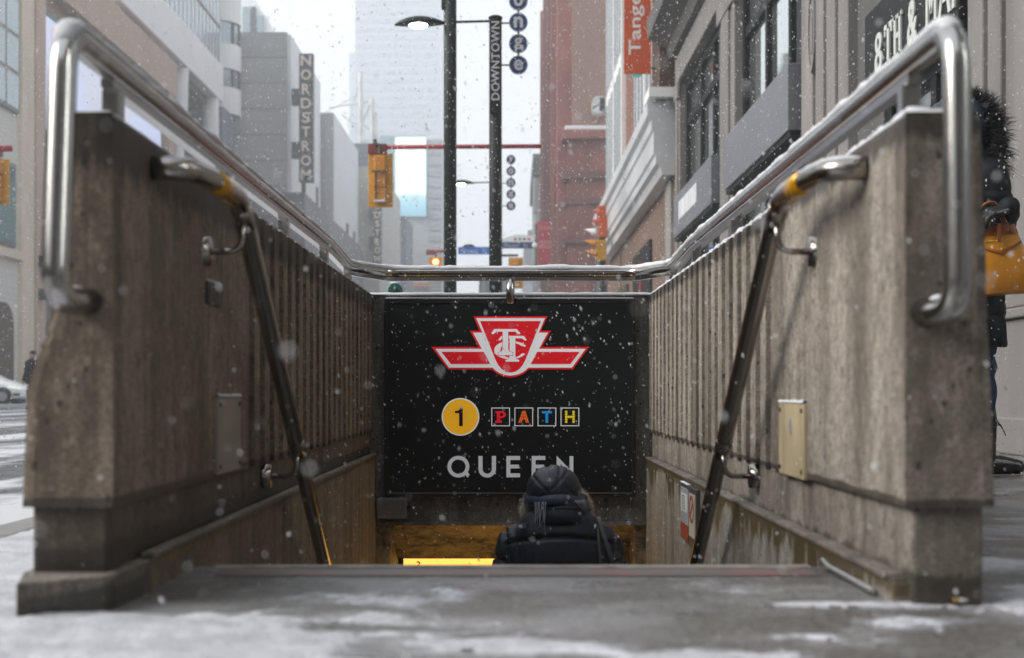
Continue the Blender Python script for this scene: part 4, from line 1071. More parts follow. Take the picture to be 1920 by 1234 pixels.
MB().box(-32, PX(626, Y2)-.02, Y2-.3, Y2-.001, 0, zt2-.02).build('end_wall', DG, r)
for px, py in ((651, 430), (664, 446)):
    y_ = PX(626, Y2)*F/(px-960); MB().box(PX(626, Y2), PX(626, Y2)+.05, y_-1.0, y_+1.0, PZ(py+11, y_), PZ(py-11, y_)).build('window', GRNG, r)
r = thing('far_store_block', 'beige block with blue-grey upper storey behind the amber traffic signal', 'building', (-18, 173, 0))
Y3 = 173
MB().box(-34, PX(712, Y3), Y3, 205, 0, PZ(312, Y3)).build('wall', M('beige_wall', (.48, .46, .43), .8, var=.08), r)
MB().box(-34, PX(700, Y3), Y3+.3, 204, PZ(311.5, Y3), PZ(268, Y3)).build('upper_storey', M('slate_panel', (0, 0, 0)), r)
blade('NORDSTROM', 'farther small dark NORDSTROM sign below the amber traffic signal', PX(700, 172), PX(715, 172), 172, PZ(494, 172), PZ(345, 172), (PZ(402, 172), PZ(455, 172)), False)
r = thing('roof_mast', 'white steel mast with slanting stays standing on the far roofs', 'mast', (-18, 180, 25))
mb = MB(); W_ = 180
def pl_(a, b_, rr): mb.tube([P(a[0], a[1], W_), P(b_[0], b_[1], W_)], rr, 8)
for a, b_, rr in (((676, 278), (676, 135), .28), ((699, 275), (697, 186), .3), ((706, 262), (703, 210), .2), ((697, 190), (618, 202), .1), ((676, 235), (697, 186), .2), ((676, 175), (612, 210), .08), ((676, 240), (640, 215), .1), ((676, 232), (706, 250), .12), ((676, 140), (650, 240), .07)): pl_(a, b_, rr)
mb.build('mast', M('mast_white', (.7, .7, .68), .5), r)
r = thing('glass_tower', 'very tall pale tower with a stepped side, almost lost in the snowy air', 'building', (-25, 300, 0))
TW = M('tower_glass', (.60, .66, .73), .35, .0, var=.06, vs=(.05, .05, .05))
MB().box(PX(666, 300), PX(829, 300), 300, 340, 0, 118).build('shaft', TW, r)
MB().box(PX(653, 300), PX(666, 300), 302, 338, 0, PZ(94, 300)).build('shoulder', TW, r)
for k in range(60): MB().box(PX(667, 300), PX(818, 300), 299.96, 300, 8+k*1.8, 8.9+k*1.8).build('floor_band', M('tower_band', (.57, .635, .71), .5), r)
r = thing('media_building', 'pale block with a big glowing screen at the far left corner', 'building', (-15, 232, 0))
Y5 = 232
MB().box(PX(762, Y5)-8, PX(829, Y5), Y5, 262, 0, PZ(262, Y5)).build('wall', M('media_wall', (.50, .52, .54), .7, var=.08), r)
for k in range(22): MB().box(PX(804, Y5), PX(828, Y5), Y5-.3, Y5, 4+k*1.75, 4.8+k*1.75).build('louvre', M('louvre_grey', (.40, .42, .44), .7), r)
r = thing('video_screen', 'bright white and pale blue screen behind the amber traffic signal', 'screen', (-16, 231, 30))
m, nt, b = nodes_of('screen_bright')
t = nt.nodes.new('ShaderNodeTexCoord'); sp = nt.nodes.new('ShaderNodeSeparateXYZ'); L(nt, t.outputs['Object'], sp.inputs[0])
zz = mth(nt, 'ADD', mth(nt, 'MULTIPLY', sp.outputs[2], 1/13.0), mth(nt, 'MULTIPLY', nz(nt, (.15, .15, .3), 1.0, 3), .12))
cs = ramp(nt, zz, [(.02, (.16, .38, .50)), (.22, (.28, .56, .68)), (.32, (.42, .68, .78)), (.36, (.86, .97, 1.0)), (.9, (.80, .95, 1.0))])
L(nt, cs, b.inputs['Emission Color']); b.inputs['Emission Strength'].default_value = .85; b.inputs['Base Color'].default_value = (.1, .1, .1, 1)
r.location = ((PX(769, 231)), 231, PZ(406, 231)); ORG[r.name] = Vector(r.location)
MB().box(PX(741, 231), PX(798.5, 231), 231, 231.6, PZ(405, 231), PZ(257, 231)).build('display', m, r)
MB().box(PX(712, 231.5), PX(800, 231.5), 231.61, 231.98, PZ(407, 231.5), PZ(254, 231.5)).build('frame', M('screen_edge', (.3, .42, .46), .5), r)
r = thing('slate_building', 'blue-grey building with a small pale gable at the end of the canopy', 'building', (-17, 215, 0))
MB().box(PX(714, 215), PX(762, 215), 215, 229, 0, PZ(405, 215)).build('wall', M('slate_wall', (.13, .16, .20), .7, var=.15, vs=(.2, .2, .2)), r)
MB().box(PX(716, 214), PX(733, 214), 213.8, 214.99, PZ(440, 214), PZ(392, 214)).build('green_panel', M('panel_sage', (.38, .44, .40), .7), r)
MB().prism([(PX(734, 214), 0), (PX(734, 214), PZ(492, 214)), (PX(741, 214), PZ(475, 214)), (PX(748, 214), PZ(492, 214)), (PX(748, 214), 0)], lambda u, v, d: (u, d, v), 214, 214.9).build('gable', WHT, r)
MB().box(PX(776, 231.9), PX(806, 231.9), 230.8, 231.9, PZ(540, 231.9), PZ(531, 231.9)).build('shop_fascia', M('fascia_salmon', (.62, .25, .17), .6), r)

# ================================================================ poles, lamps, signals
PB = M('pole_black', (.010, .015, .014), .45, var=.3, vs=(4, 4, 1), spec=.3)
DISC = M('disc_blue', (.01, .05, .17), .4, var=.1); DLET = M('disc_letter', (.62, .60, .63), .5, var=.05)
LAMP = M('lamp_lit', (.9, 1, .9), .3, var=0, emis=(.85, 1, .82), es=9)
def yonge_pole(Y, px, wpx, ztop, zd, sp_, doff, loff, lab, words=True, tilt=0):
    x = PX(px, Y); rr = wpx/2*Y/F
    r = thing('lamp_post', lab, 'lamp post', (x, Y, 0))
    MB().tube([(x, Y, 0), (x, Y, ztop)], rr, 20).build('pole', PB, r, smooth=True)
    MB().tube([(x, Y, ztop), (x, Y, ztop+.02), (x, Y, ztop+.04)], [rr*1.12, rr*1.1, rr*.7], 20).build('cap', PB, r, smooth=True)
    MB().tube([(x, Y, 0), (x, Y, .5), (x, Y, .55)], [rr*1.7, rr*1.6, rr], 20).build('base', PB, r)
    xd = x+doff; dr = .132
    if words:
        MB().box(x-rr*.86, x+rr*.86, Y-rr-.035, Y-rr+.03, ztop-1.34, ztop-.06).build('name_strip', PB, r, bevel=.004)
        mb = MB(); text(mb, 'DOWNTOWN', lambda u, v, d: (x-v, Y-rr-.037-d, ztop-.62+u), w=1.10, h=.115, bold=.012, spacing=1.12, d=(0, .004)); mb.build('lettering', DLET, r)
    for k, ch in enumerate('yonge'):
        zc = zd+(4-k)*sp_
        mb = MB(); mb.tube([(xd, Y-.012, zc), (xd, Y+.012, zc)], dr, 28)
        d_ = mb.build('disc', DISC, r)
        mb = MB(); text(mb, ch, lambda u, v, d: (xd+u, Y-.013-d, zc+v), h=.165 if ch in 'yg' else .155, w=.13, bold=.03, d=(0, .004)); mb.build('letter', DLET, d_)
        rg = MB(); rg.ring_prism(ell(xd, zc, dr*1.0, dr*1.0, 28), ell(xd, zc, dr*.9, dr*.9, 28), lambda u, v, d: (u, Y-.0125-d, v), 0, .003); rg.build('rim', M('disc_rim_grey', (.3, .33, .36), .5), d_)
    MB().tube([(xd, Y, zd-.05), (xd, Y, zd+4*sp_+.05)], .014, 8).build('disc_rod', PB, r)
    for zz in (zd+.0, zd+2*sp_-.01): MB().tube([(x, Y, zz), (xd, Y, zz)], .012, 8).build('bracket', PB, r)
    za = zd+2*sp_+.02
    if za > ztop-.02: za = ztop-.05
    MB().tube([(x, Y, za), (x-loff+.3, Y, za-.02)], .018, 8).build('lamp_arm', PB, r)
    lx = x-loff; zl = za-.03
    mb = MB(); rg = []
    for k in range(11):
        t = k/10; a = -.36+.72*t; hh = .115*math.sin(math.pi*min(1, max(0, t)))**.8*(1-.25*t)+.006
        ww = .16*math.sin(math.pi*t)**.7+.01
        rg.append([(lx+a, Y+ww*math.cos(q), zl-.02*(1-t)+(hh*math.sin(q) if math.sin(q) > 0 else .02*math.sin(q))) for q in [2*math.pi*i/16 for i in range(16)]])
    mb.loft(rg); hd = mb.build('lamp_head', PB, r, smooth=True)
    MB().sphere((lx-.03, Y, zl-.022), (.135, .12, .05), 20, 10).build('lens', LAMP, hd, smooth=True)
    return r
zt = PZ(35, 20)
yonge_pole(20, 929, 24, zt, PZ(122, 20), .30, 43*20/F, 141*20/F, 'dark lamp post lettered DOWNTOWN with a string of blue letter discs')
yonge_pole(40, 935.5, 12, PZ(330, 40), PZ(386, 40), .325, 22.5*40/F, 70*40/F, 'farther lamp post with blue letter discs, half hidden behind the DOWNTOWN post', False)
r = thing('street_pole', 'tall plain dark pole left of the DOWNTOWN lamp post', 'pole', (PX(844, 20), 20, 0))
x = PX(844, 20); rr = 12*20/F
MB().tube([(x, 20, 0), (x, 20, 8.5)], rr, 20).build('pole', PB, r, smooth=True)
MB().tube([(x, 20, 0), (x, 20, .6), (x, 20, .68)], [rr*1.6, rr*1.5, rr], 20).build('base', PB, r)
MB().box(x-rr*1.35, x-rr*.3, 19.93, 20.07, PZ(17, 20), PZ(17, 20)+.9).build('bracket', PB, r, bevel=.01)

YSIG = M('signal_yellow', (.60, .30, .012), .45, var=.15, vs=(3, 3, 3)); YSIG2 = M('signal_amber', (.62, .235, .01), .45, var=.15, vs=(3, 3, 3))
REDP = M('mast_red', (.36, .022, .025), .5, var=.15); LRED = M('lens_red', (1, .1, .05), .3, var=0, emis=(1, .16, .05), es=9); LDK = M('lens_dark', (.03, .02, .015), .2, var=0)
def signal(x, Y, z0, z1, w, lab, facing, lit=None, hook=True):
    r = thing('traffic_signal', lab, 'traffic light', (x, Y, z0))
    h = z1-z0; s = -1 if facing == 'cam' else 1          # s: side of the lenses along Y
    MB().box(x-w/2, x+w/2, Y-.012, Y+.012, z0, z1).build('backplate', YSIG, r, bevel=.01)
    hw = w*.235
    MB().box(x-hw, x+hw, *sorted((Y-s*.20, Y-s*.013)), z0+h*.07, z1-h*.05).build('housing', YSIG2, r, bevel=.03)
    if facing != 'cam':
        for zz in (z0+h*.36, z0+h*.66): MB().box(x-hw*1.05, x+hw*1.05, *sorted((Y-s*.21, Y-s*.02)), zz-.008, zz+.008).build('door_seam', M('seam_dark', (.12, .07, .01), .6), r)
        MB().box(x-hw*.95, x+hw*.95, Y-.24, Y-.02, z0+h*.085, z0+h*.12).build('snow', SNOW, r)
        MB().box(x-hw*.85, x-hw*.65, Y-.25, Y-.2, z0+h*.12, z0+h*.62).build('bracket', M('seam_dark', (0,)*3), r)
        MB().box(x-hw*1.3, x+hw*1.3, Y-.25, Y-.2, z0+h*.62, z0+h*.66).build('bracket', M('seam_dark', (0,)*3), r)
    for k in range(3):
        zc = z0+h*(.80-.30*k); yl = Y+s*.02
        rr_ = min(w*.21, h*.115)
        mb = MB(); mb.tube([(x, Y, zc), (x, yl+s*.01, zc)], rr_, 24); 
        ln = mb.build('lens', LRED if lit == k else LDK, r)
        a = arc3((x, yl, zc), (1, 0, 0), (0, 0, 1), rr_*1.12, -20, 200, 14); b2 = arc3((x, yl, zc), (1, 0, 0), (0, 0, 1), rr_*1.04, -20, 200, 14)
        mb = MB(); o4 = Vector((0, s*.24, 0)); mb.loft([[p, q, q+o4*(.55+.45*math.sin(math.pi*i/14)), p+o4*(.55+.45*math.sin(math.pi*i/14))] for i, (p, q) in enumerate(zip(a, b2))]); mb.build('visor', YSIG2, ln)
    if hook:
        MB().tube(fillet([(x, Y-.1*s, z1-.02), (x, Y-.1*s, z1+.18), (x-.12, Y-.1*s, z1+.18), (x-.12, Y-.1*s, z1+.3)], .06), .045, 10).build('hanger', M('hanger_dark', (.05, .06, .05), .5), r)
    return r
def mast(px0, px1, pole_px, Y, py, rr, lab, zcap):
    z = PZ(py, Y)
    r = thing('signal_mast', lab, 'signal mast', (PX(pole_px, Y), Y, 0))
    MB().tube([(PX(px0, Y), Y, z), (PX(px1, Y), Y, z+.02)], rr, 12).build('arm', REDP, r, smooth=True)
    MB().tube([(PX(pole_px, Y), Y+.12, 0), (PX(pole_px, Y), Y+.12, zcap)], rr*1.5, 14).build('pole', PB, r, smooth=True)
    MB().box(PX(px0, Y)-.02, PX(px0, Y)+.4, Y-.09, Y+.09, z-.16, z+.07).build('clamp', M('clamp_red', (.22, .03, .025), .6), r, bevel=.02)
    return r
mast(692, 1016, 844, 32, 276, .05, 'long red mast arm crossing behind the two near poles', PZ(270, 32))
signal(PX(713.5, 32), 32, PZ(389, 32), PZ(288, 32), 46*32/F, 'yellow traffic signal seen from behind, hanging from the long red arm', 'away')
mast(800, 850, 846, 65, 471.5, .07, 'short red mast arm holding the lit red signal', PZ(465, 65))
signal(PX(817, 65), 65, PZ(528, 65), PZ(482, 65), 26*65/F, 'orange traffic signal showing a red light, left of the plain dark pole', 'cam', 0)
mast(-30, 22, -60, 32, 280, .07, 'red mast arm at the left edge in front of the tan building', PZ(240, 32))
signal(PX(-2, 32), 31.9, PZ(385, 32), PZ(300, 32), 46*32/F, 'yellow traffic signal cut by the left edge of the view', 'away')
r = thing('sign_post', 'far dark post carrying two blue street name signs and a short signal arm', 'post', (PX(931, 53), 53, 0))
MB().tube([(PX(931, 53), 53, 0), (PX(931, 53), 53, PZ(445, 53))], .11, 14).build('pole', PB, r, smooth=True)
MB().tube([(PX(931, 53), 53, PZ(479, 53)), (PX(972, 53), 53, PZ(479, 53))], .045, 8).build('signal_arm', PB, r)
signal(PX(967, 53), 53, PZ(541, 53), PZ(483, 53), 27*53/F, 'amber traffic signal seen from behind, below the white-topped street sign', 'away', None, False)
for a, b_, c_, d_, col, lab, top in ((859, 931, 477, 463, (.012, .13, .52), 'bright blue street name sign between the two dark poles', False), (936, 1003.5, 466, 454, (.012, .05, .16), 'navy street name sign with a white arched top and coloured dots', True)):
    y = 52.8; xa, xb = PX(a, y), PX(b_, y); za, zb = PZ(c_, y), PZ(d_, y)
    r = thing('street_sign', lab, 'street sign', ((xa+xb)/2, y, za))
    MB().box(xa, xb, y, y+.03, za, zb).build('plate', M('street_blue_%d' % top, col, .4, var=.05), r)
    mb = MB(); text(mb, 'Shuter  St', lambda u, v, d: ((xa+xb)/2+u+(-.05 if top else -.12), y-.004-d, (za+zb)/2+v), w=(xb-xa)*.66, h=(zb-za)*.62, d=(0, .004)); mb.build('lettering', M('street_letter', (.50, .52, .62), .5, var=0), r)
    if top:
        mb = MB(); mb.prism([(xa+.02, zb+.003), (xb-.02, zb+.003), (xb-.02, zb+.2), (xb-.25, zb+.26), ((xa+xb)/2, zb+.29), (xa+.5, zb+.25), (xa+.1, zb+.12)], lambda u, v, d: (u, y+d, v), 0, .03); mb.build('top_panel', WTRIM, r)
        for k, c2 in enumerate(((.4, .03, .03), (.03, .3, .06), (.03, .08, .4), (.6, .15, .02))): MB().box((xa+xb)/2-.12+k*.17, (xa+xb)/2-.03+k*.17, y-.006, y, zb+.07, zb+.15).build('dot', M('dot_%d' % k, c2, .5, var=0), r)
        MB().sphere((xb-.02, y-.03, (za+zb)/2), (.10, .05, .1), 14, 8).build('end_knob', WHT, r)
    else:
        mb = MB(); mb.prism([(xa+.15, zb+.003), (xa+.65, zb+.003), (xa+.55, zb+.08), (xa+.4, zb+.105), (xa+.25, zb+.08)], lambda u, v, d: (u, y+d, v), 0, .03); mb.build('top_crest', PB, r)
# signal on the right corner, seen from the side
r = thing('traffic_signal', 'side-on traffic signal with yellow hoods and red top on the corner pole', 'traffic light', (PX(1127, 40), 40, 0))
x = PX(1127, 40); Y = 40
MB().tube([(x, Y, 0), (x, Y, PZ(388, 40))], .125, 14).build('pole', M('pole_slate', (.06, .07, .08), .5), r, smooth=True)
MB().box(x-.16, x+.13, Y-.32, Y-.13, PZ(491, Y), PZ(452, Y)).build('housing', YSIG, r, bevel=.03)
MB().box(x-.10, x+.16, Y-.34, Y-.13, PZ(448, Y), PZ(388, Y)).build('housing', M('signal_orange', (.50, .09, .02), .5, var=.2), r, bevel=.03)
for k, (py, mt, dx) in enumerate(((478, YSIG2, 0), (459, YSIG2, -.02), (438, WTRIM, -.02), (420, M('visor_red', (.5, .08, .05), .5), .05), (402, M('visor_red', (0,)*3), .1))):
    zc = PZ(py, Y); mb = MB(); xo_ = x-.16+dx
    rg = []
    for a in range(-25, 206, 15):
        c_, s_ = math.cos(R(a)), math.sin(R(a)); ln = .30 if k < 3 else .16
        rg.append([(xo_, Y-.23+.12*c_, zc+.12*s_), (xo_-ln*(.35+.65*max(0, s_)), Y-.23+.12*c_, zc+.12*s_-.02), (xo_-ln*(.35+.65*max(0, s_)), Y-.23+.105*c_, zc+.105*s_-.02), (xo_, Y-.23+.105*c_, zc+.105*s_)])
    mb.loft(rg); mb.build('visor', mt, r)

# ================================================================ white car on the cross street
r = thing('car', 'white car crossing the junction in front of the tan building', 'car', (-24, 63, -.13))
CW = M('car_white', (.82, .84, .85), .25, var=.05, coat=.6)
xf_, yc_, zg = PX(57, 60), 60, -.13
secs = []   # sections along the length, front (0) to back (4.4)
for (t, zb_, zs_, zt_, wb, wt) in ((0, .30, .52, .60, .62, .50), (.08, .22, .56, .68, .74, .62), (.35, .18, .60, .80, .86, .72), (.8, .17, .66, .92, .9, .76), (1.15, .17, .70, .98, .9, .76), (1.9, .17, .74, 1.42, .9, .60), (2.5, .17, .76, 1.47, .9, .58), (3.2, .17, .78, 1.38, .9, .58), (3.9, .18, .80, 1.05, .88, .66), (4.3, .24, .74, .98, .82, .62), (4.42, .34, .66, .86, .7, .55)):
    ring = []
    for (w_, z_) in ((-wb*.92, zb_), (-wb, zb_+.1), (-wb, zs_), (-wb*.97, min(zs_+.12, zt_-.02)), (-wt, zt_-.04), (-wt*.7, zt_), (wt*.7, zt_), (wt, zt_-.04), (wb*.97, min(zs_+.12, zt_-.02)), (wb, zs_), (wb, zb_+.1), (wb*.92, zb_)):
        ring.append((xf_-t, yc_+w_, zg+z_*(1.06 if z_ > .5 else 1)))
    secs.append(ring)
bd = MB(); bd.loft(secs); o = bd.build('body', CW, r, smooth=True)
sb_ = o.modifiers.new('s', 'SUBSURF'); sb_.levels = 2; sb_.render_levels = 2
for t in (.85, 3.55):
    for s in (-1, 1):
        MB().tube([(xf_-t, yc_+s*.72, zg+.32), (xf_-t, yc_+s*.93, zg+.32)], .37, 28).build('wheel_arch', BLK, r)
        w_ = MB().tube([(xf_-t, yc_+s*.74, zg+.32), (xf_-t, yc_+s*.945, zg+.32)], .32, 28).build('wheel', M('tyre', (.02, .02, .02), .8), r, bevel=.02)
        MB().tube([(xf_-t, yc_+s*.94, zg+.32), (xf_-t, yc_+s*.955, zg+.32)], .2, 20).build('rim', M('rim_grey', (.4, .4, .42), .3, .7), w_)
for s in (-1, 1):
    MB().prism([(1.35, .98), (1.95, 1.34), (3.1, 1.32), (3.65, 1.0)], lambda u, v, d: (xf_-u, yc_+s*(.845-(v-.98)*.55+d), zg+v), -.03, .012).build('side_window', M('car_glass', (.02, .025, .03), .08, .2, var=0), r)
    MB().prism([(.14, .60), (.16, .66), (.62, .74), (.66, .68)], lambda u, v, d: (xf_-u, yc_+s*(.80+d+.1*(u > .3)), zg+v), -.06, .012).build('headlight', M('headlight_glass', (.85, .9, .8), .1, var=0, emis=(1, 1, .85), es=.35), r)
    MB().box(xf_-.42, xf_-.16, *sorted((yc_+s*.80, yc_+s*.885)), zg+.36, zg+.44).build('fog_lamp', BLK, r)

# buildings that close the street behind the photographer and across the road
for nm_, lab, x0, x1, y0, y1, h_ in (('office_building', 'long brick office building across the road, left of the view', -44, -24, -40, 52, 9), ('bank_building', 'dark stone bank building across the cross street behind the viewpoint', -18, 40, -46, -24, 26)):
    r = thing(nm_, lab, 'building', ((x0+x1)/2, (y0+y1)/2, 0))
    MB().box(x0, x1, y0, y1, -.13, h_).build('wall', M('block_stone', (.20, .17, .15), .8, var=.2, vs=(.3, .3, .3)), r)
    MB().box(x0-.3, x1+.3, y0-.3, y1+.3, h_+.002, h_+.5).build('cornice', STONE2, r)
    for k in range(int((y1-y0)/4.5) if x1 < 0 and y1 > 0 else int((x1-x0)/4.5)):
        for zz in ((1, 5) if y1 > 0 else (1, 6, 10.5)):
            if y1 > 0: MB().box(x1, x1+.05, y0+1.2+k*4.5, y0+3.8+k*4.5, zz, zz+3).build('window', GRNG, r)
            else: MB().box(x0+1.2+k*4.5, x0+3.8+k*4.5, y1, y1+.05, zz, zz+3).build('window', GRNG, r)
# ================================================================ people
def hand_mb(mb, wrist, d, nrm, side_sign, curl, k=1.0):
    """palm, four unequal bent fingers and a thumb leaving the side of the palm"""
    w = Vector(wrist); d = Vector(d).normalized(); nrm = Vector(nrm); nrm = (nrm-d*nrm.dot(d)).normalized(); s = d.cross(nrm)*side_sign
    for a in range(4):
        p0 = w+s*(a-1.5)*.012*k; p1 = w+d*.085*k+s*(a-1.5)*.0195*k
        mb.limb([p0, p1], [.016*k, .0125*k], 10)
    for a, ln in enumerate((.072, .082, .076, .060)):
        p = w+d*.085*k+s*(a-1.5)*.0195*k; pts = [p]; ang = 0; segs = (.44, .31, .25)
        for q in range(3):
            ang += curl*(.8, 1.05, .8)[q]
            dd = d*math.cos(ang)+nrm*math.sin(ang)
            p = p+dd*ln*segs[q]*k*(1+.0*a); pts.append(p)
        mb.limb(pts, [.0105*k, .0098*k, .009*k, .0078*k], 10)
    t0 = w+d*.022*k-s*.022*k; t1 = t0+(d*.55-s*.65+nrm*.35).normalized()*.042*k; t2 = t1+(d*.75-s*.25+nrm*.6).normalized()*.033*k; t3 = t2+(d*.7+s*.1+nrm*.75).normalized()*.024*k
    mb.limb([t0, t1, t2, t3], [.016*k, .0125*k, .0105*k, .009*k], 10)
BJ = dict(head=(0, .03, 1.535), neck=(0, 0, 1.38), chest=(0, 0, 1.22), belly=(0, 0, 1.02), pelvis=(0, 0, .90),
          shR=(.175, 0, 1.33), elR=(.245, -.02, 1.06), wrR=(.25, .10, .84), shL=(-.175, 0, 1.33), elL=(-.245, -.02, 1.06), wrL=(-.25, .10, .84),
          hipR=(.09, 0, .86), knR=(.10, .03, .47), anR=(.10, -.02, .09), hipL=(-.09, 0, .86), knL=(-.10, .03, .47), anL=(-.10, -.02, .09),
          dR=(0, .25, -1), nR=(-1, 0, 0), dL=(0, .25, -1), nL=(1, 0, 0))
SKIN = M('skin_tone', (.45, .27, .2), .55, var=.12, vs=(9, 9, 9))
def body_mb(J):
    V = {k: Vector(v) for k, v in J.items() if isinstance(v, tuple)}
    mb = MB()
    mb.sphere(V['chest'], (.165, .105, .19), 18, 12); mb.sphere(V['belly'], (.14, .10, .16), 18, 12); mb.sphere(V['pelvis'], (.165, .11, .13), 18, 12)
    mb.limb([V['chest']+Vector((0, -.01, .12)), V['neck'], V['head']+Vector((0, -.02, -.06))], [.09, .056, .055], 14)
    h = V['head']
    mb.sphere(h+Vector((0, -.01, .03)), (.076, .096, .098), 20, 14); mb.sphere(h+Vector((0, .028, -.05)), (.056, .066, .07), 16, 10)
    mb.limb([h+Vector((0, .085, .015)), h+Vector((0, .112, -.022))], [.011, .016], 8); mb.sphere(h+Vector((0, .088, -.062)), (.026, .014, .011), 10, 6)
    for s in (-1, 1):
        mb.sphere(h+Vector((s*.078, -.008, -.005)), (.012, .022, .032), 10, 8); mb.sphere(h+Vector((s*.032, .078, .008)), (.015, .012, .010), 10, 6)
    for q in 'RL':
        mb.limb([V['sh'+q], V['el'+q], V['wr'+q]], [.046, .037, .027], 12)
        mb.limb([V['hip'+q], V['kn'+q], V['an'+q]], [.088, .058, .04], 14)
        f = Vector(J.get('toe'+q, (0, 1, 0))).normalized()
        mb.limb([V['an'+q]+f*-.035+Vector((0, 0, -.045)), V['an'+q]+f*.09+Vector((0, 0, -.055)), V['an'+q]+f*.15+Vector((0, 0, -.062))], [.036, .035, .026], 10)
        hand_mb(mb, V['wr'+q], J['d'+q], J['n'+q], 1 if q == 'R' else -1, .35 if 'curl'+q not in J else J['curl'+q])
    return mb
def quilt(mb, seams, depth, w, puff=0):
    for i, v in enumerate(mb.v):
        n = mb.n[i]; d = 0
        for f in seams:
            e = f(v)
            if e is None: continue
            d -= depth*math.exp(-(e/w)**2)
        d += puff*mn.noise(v*14)+puff*.5*mn.noise(Vector((v.x*30, v.y*30, v.z*10)))
        mb.v[i] = v+n*d
    return mb
def fur(mb, pts_dirs, ln, wid=.0012, droop=.15, jit=.45):
    for p, d in pts_dirs:
        d = (d+Vector((random.gauss(0, jit), random.gauss(0, jit), random.gauss(0, jit)))).normalized()
        l = ln*random.uniform(.55, 1.15); s = d.cross(Vector((random.gauss(0, 1), random.gauss(0, 1), random.gauss(0, 1)))).normalized()*wid
        m1 = p+d*l*.5; m2 = p+d*l*.95+Vector((0, 0, -droop*l))
        mb.add([p-s, p+s, m1+s*.8, m1-s*.8, m2], [(0, 1, 2, 3), (3, 2, 4)])
    return mb
def ellring(c, u, v, ru, rv, n):
    return [(c+u*ru*math.cos(2*math.pi*i/n)+v*rv*math.sin(2*math.pi*i/n), (u*math.cos(2*math.pi*i/n)+v*math.sin(2*math.pi*i/n))) for i in range(n)]
def put(o_mb, X): return o_mb.xform(X)
NAVY = M('scarf_navy', (.012, .02, .055), .9, var=.5, vs=(60, 60, 60), bump=.6, bs=160)
JBLK = M('jacket_black', (.017, .0215, .036), .43, var=.3, vs=(20, 20, 20), bump=.25, bs=70, spec=.35)
JNAV = M('jacket_blueblack', (.005, .0065, .011), .6, var=.3, vs=(20, 20, 20), bump=.15, bs=90, spec=.22)
JEAN = M('jeans_blue', (.03, .065, .135), .8, var=.4, vs=(14, 14, 14), bump=.3, bs=300)
BOOT = M('boot_black', (.012, .012, .012), .35, var=.2)
LEAT = M('leather_black', (.010, .010, .011), .42, var=.3, vs=(30, 30, 30), spec=.35)

def jacket_mb(J, hem, wx=.2, wy=.145, arm=.066, vox=.009, hemz=.72):
    V = {k: Vector(v) for k, v in J.items() if isinstance(v, tuple)}
    mb = MB(); rg = []
    cx = [(hemz, wx+.025, wy+.01), (hemz+.12, wx+.02, wy+.01), (1.0, wx+.0, wy-.005), (1.12, wx+.005, wy), (1.22, wx+.005, wy+.005), (1.30, wx-.002, wy-.008), (1.365, wx-.016, wy-.022), (1.41, wx-.048, wy-.040), (1.438, wx-.082, wy-.050), (1.455, .075, .075)]
    for z_, a, b_ in cx: rg.append([(a*math.copysign(abs(math.cos(t))**.85, math.cos(t)), b_*math.copysign(abs(math.sin(t))**.85, math.sin(t)), z_) for t in [2*math.pi*i/28 for i in range(28)]])
    mb.loft(rg)
    for q in 'RL': mb.limb([V['sh'+q]+Vector((0, 0, -.012)), V['sh'+q].lerp(V['el'+q], .5), V['el'+q], V['wr'+q]], [arm+.016, arm+.010, arm, arm*.78], 14)
    return remesh(mb, vox, 5)
def trousers_mb(J, k=1.0):
    V = {q: Vector(v) for q, v in J.items() if isinstance(v, tuple)}; mb = MB()
    mb.sphere(V['pelvis'], (.178, .125, .14), 18, 12)
    for q in 'RL': mb.limb([V['hip'+q], V['kn'+q], V['an'+q]+Vector((0, 0, .05))], [.1*k, .068*k, .052*k], 14)
    return remesh(mb, .010, 4)
def boot_mb(J, q, sole=.0):
    a = Vector(J['an'+q]); f = Vector(J.get('toe'+q, (0, 1, 0))).normalized(); mb = MB()
    mb.limb([a+Vector((0, 0, .16)), a], [.056, .05], 14)
    mb.limb([a-f*.035+Vector((0, 0, -.045)), a+f*.08+Vector((0, 0, -.045)), a+f*.165+Vector((0, 0, -.055))], [.043, .044, .034], 14)
    m2 = remesh(mb, .007, 4)
    for i, v in enumerate(m2.v): m2.v[i] = Vector((v.x, v.y, max(v.z, a.z-.088)))
    return m2

# --- person going down the stairs
SI = 8
loc = Vector((.170, 5.06, -SI*RZ-.004)); PS = 1.0; X = Matrix.Translation(loc) @ Matrix.Scale(PS, 4)
J = dict(BJ); J.update(anR=(.10, .27, .09-RZ), knR=(.10, .20, .40), shR=(.150, 0, 1.322), shL=(-.154, 0, 1.322), elR=(.212, -.01, 1.05), elL=(-.212, -.01, 1.05), wrR=(.23, .14, .88), wrL=(-.23, .14, .88), head=(0, .10, 1.445))
p1 = thing('person', 'person in black quilted jacket, fur-edged hood and navy scarf walking down the stairs', 'person', loc)
put(remesh(body_mb(J), .0075, 2), X).build('body', SKIN, p1, smooth=True)
jm = jacket_mb(J, .72, .180, .14, .058, .0075)
def sarc(z0_, bow=.02): return lambda v: (v.z-(z0_+bow*(1-(v.x/.19)**2))) if abs(v.x) < .20 else None
def sleeve(z0_): return lambda v: (v.z-z0_+.25*abs(abs(v.x)-.24)) if abs(v.x) >= .20 else None
seams = [sarc(z_, .028) for z_ in (1.322, 1.225, 1.13, 1.03, .93, .83)]+[sleeve(z_) for z_ in (1.27, 1.19, 1.10, 1.02, .94)]
seams.append(lambda v: (abs(v.x)-.198-.12*(1.34-v.z)*0) if 1.0 < v.z < 1.37 and v.y < .06 else None)
quilt(jm, seams, .016, .0065, .005)
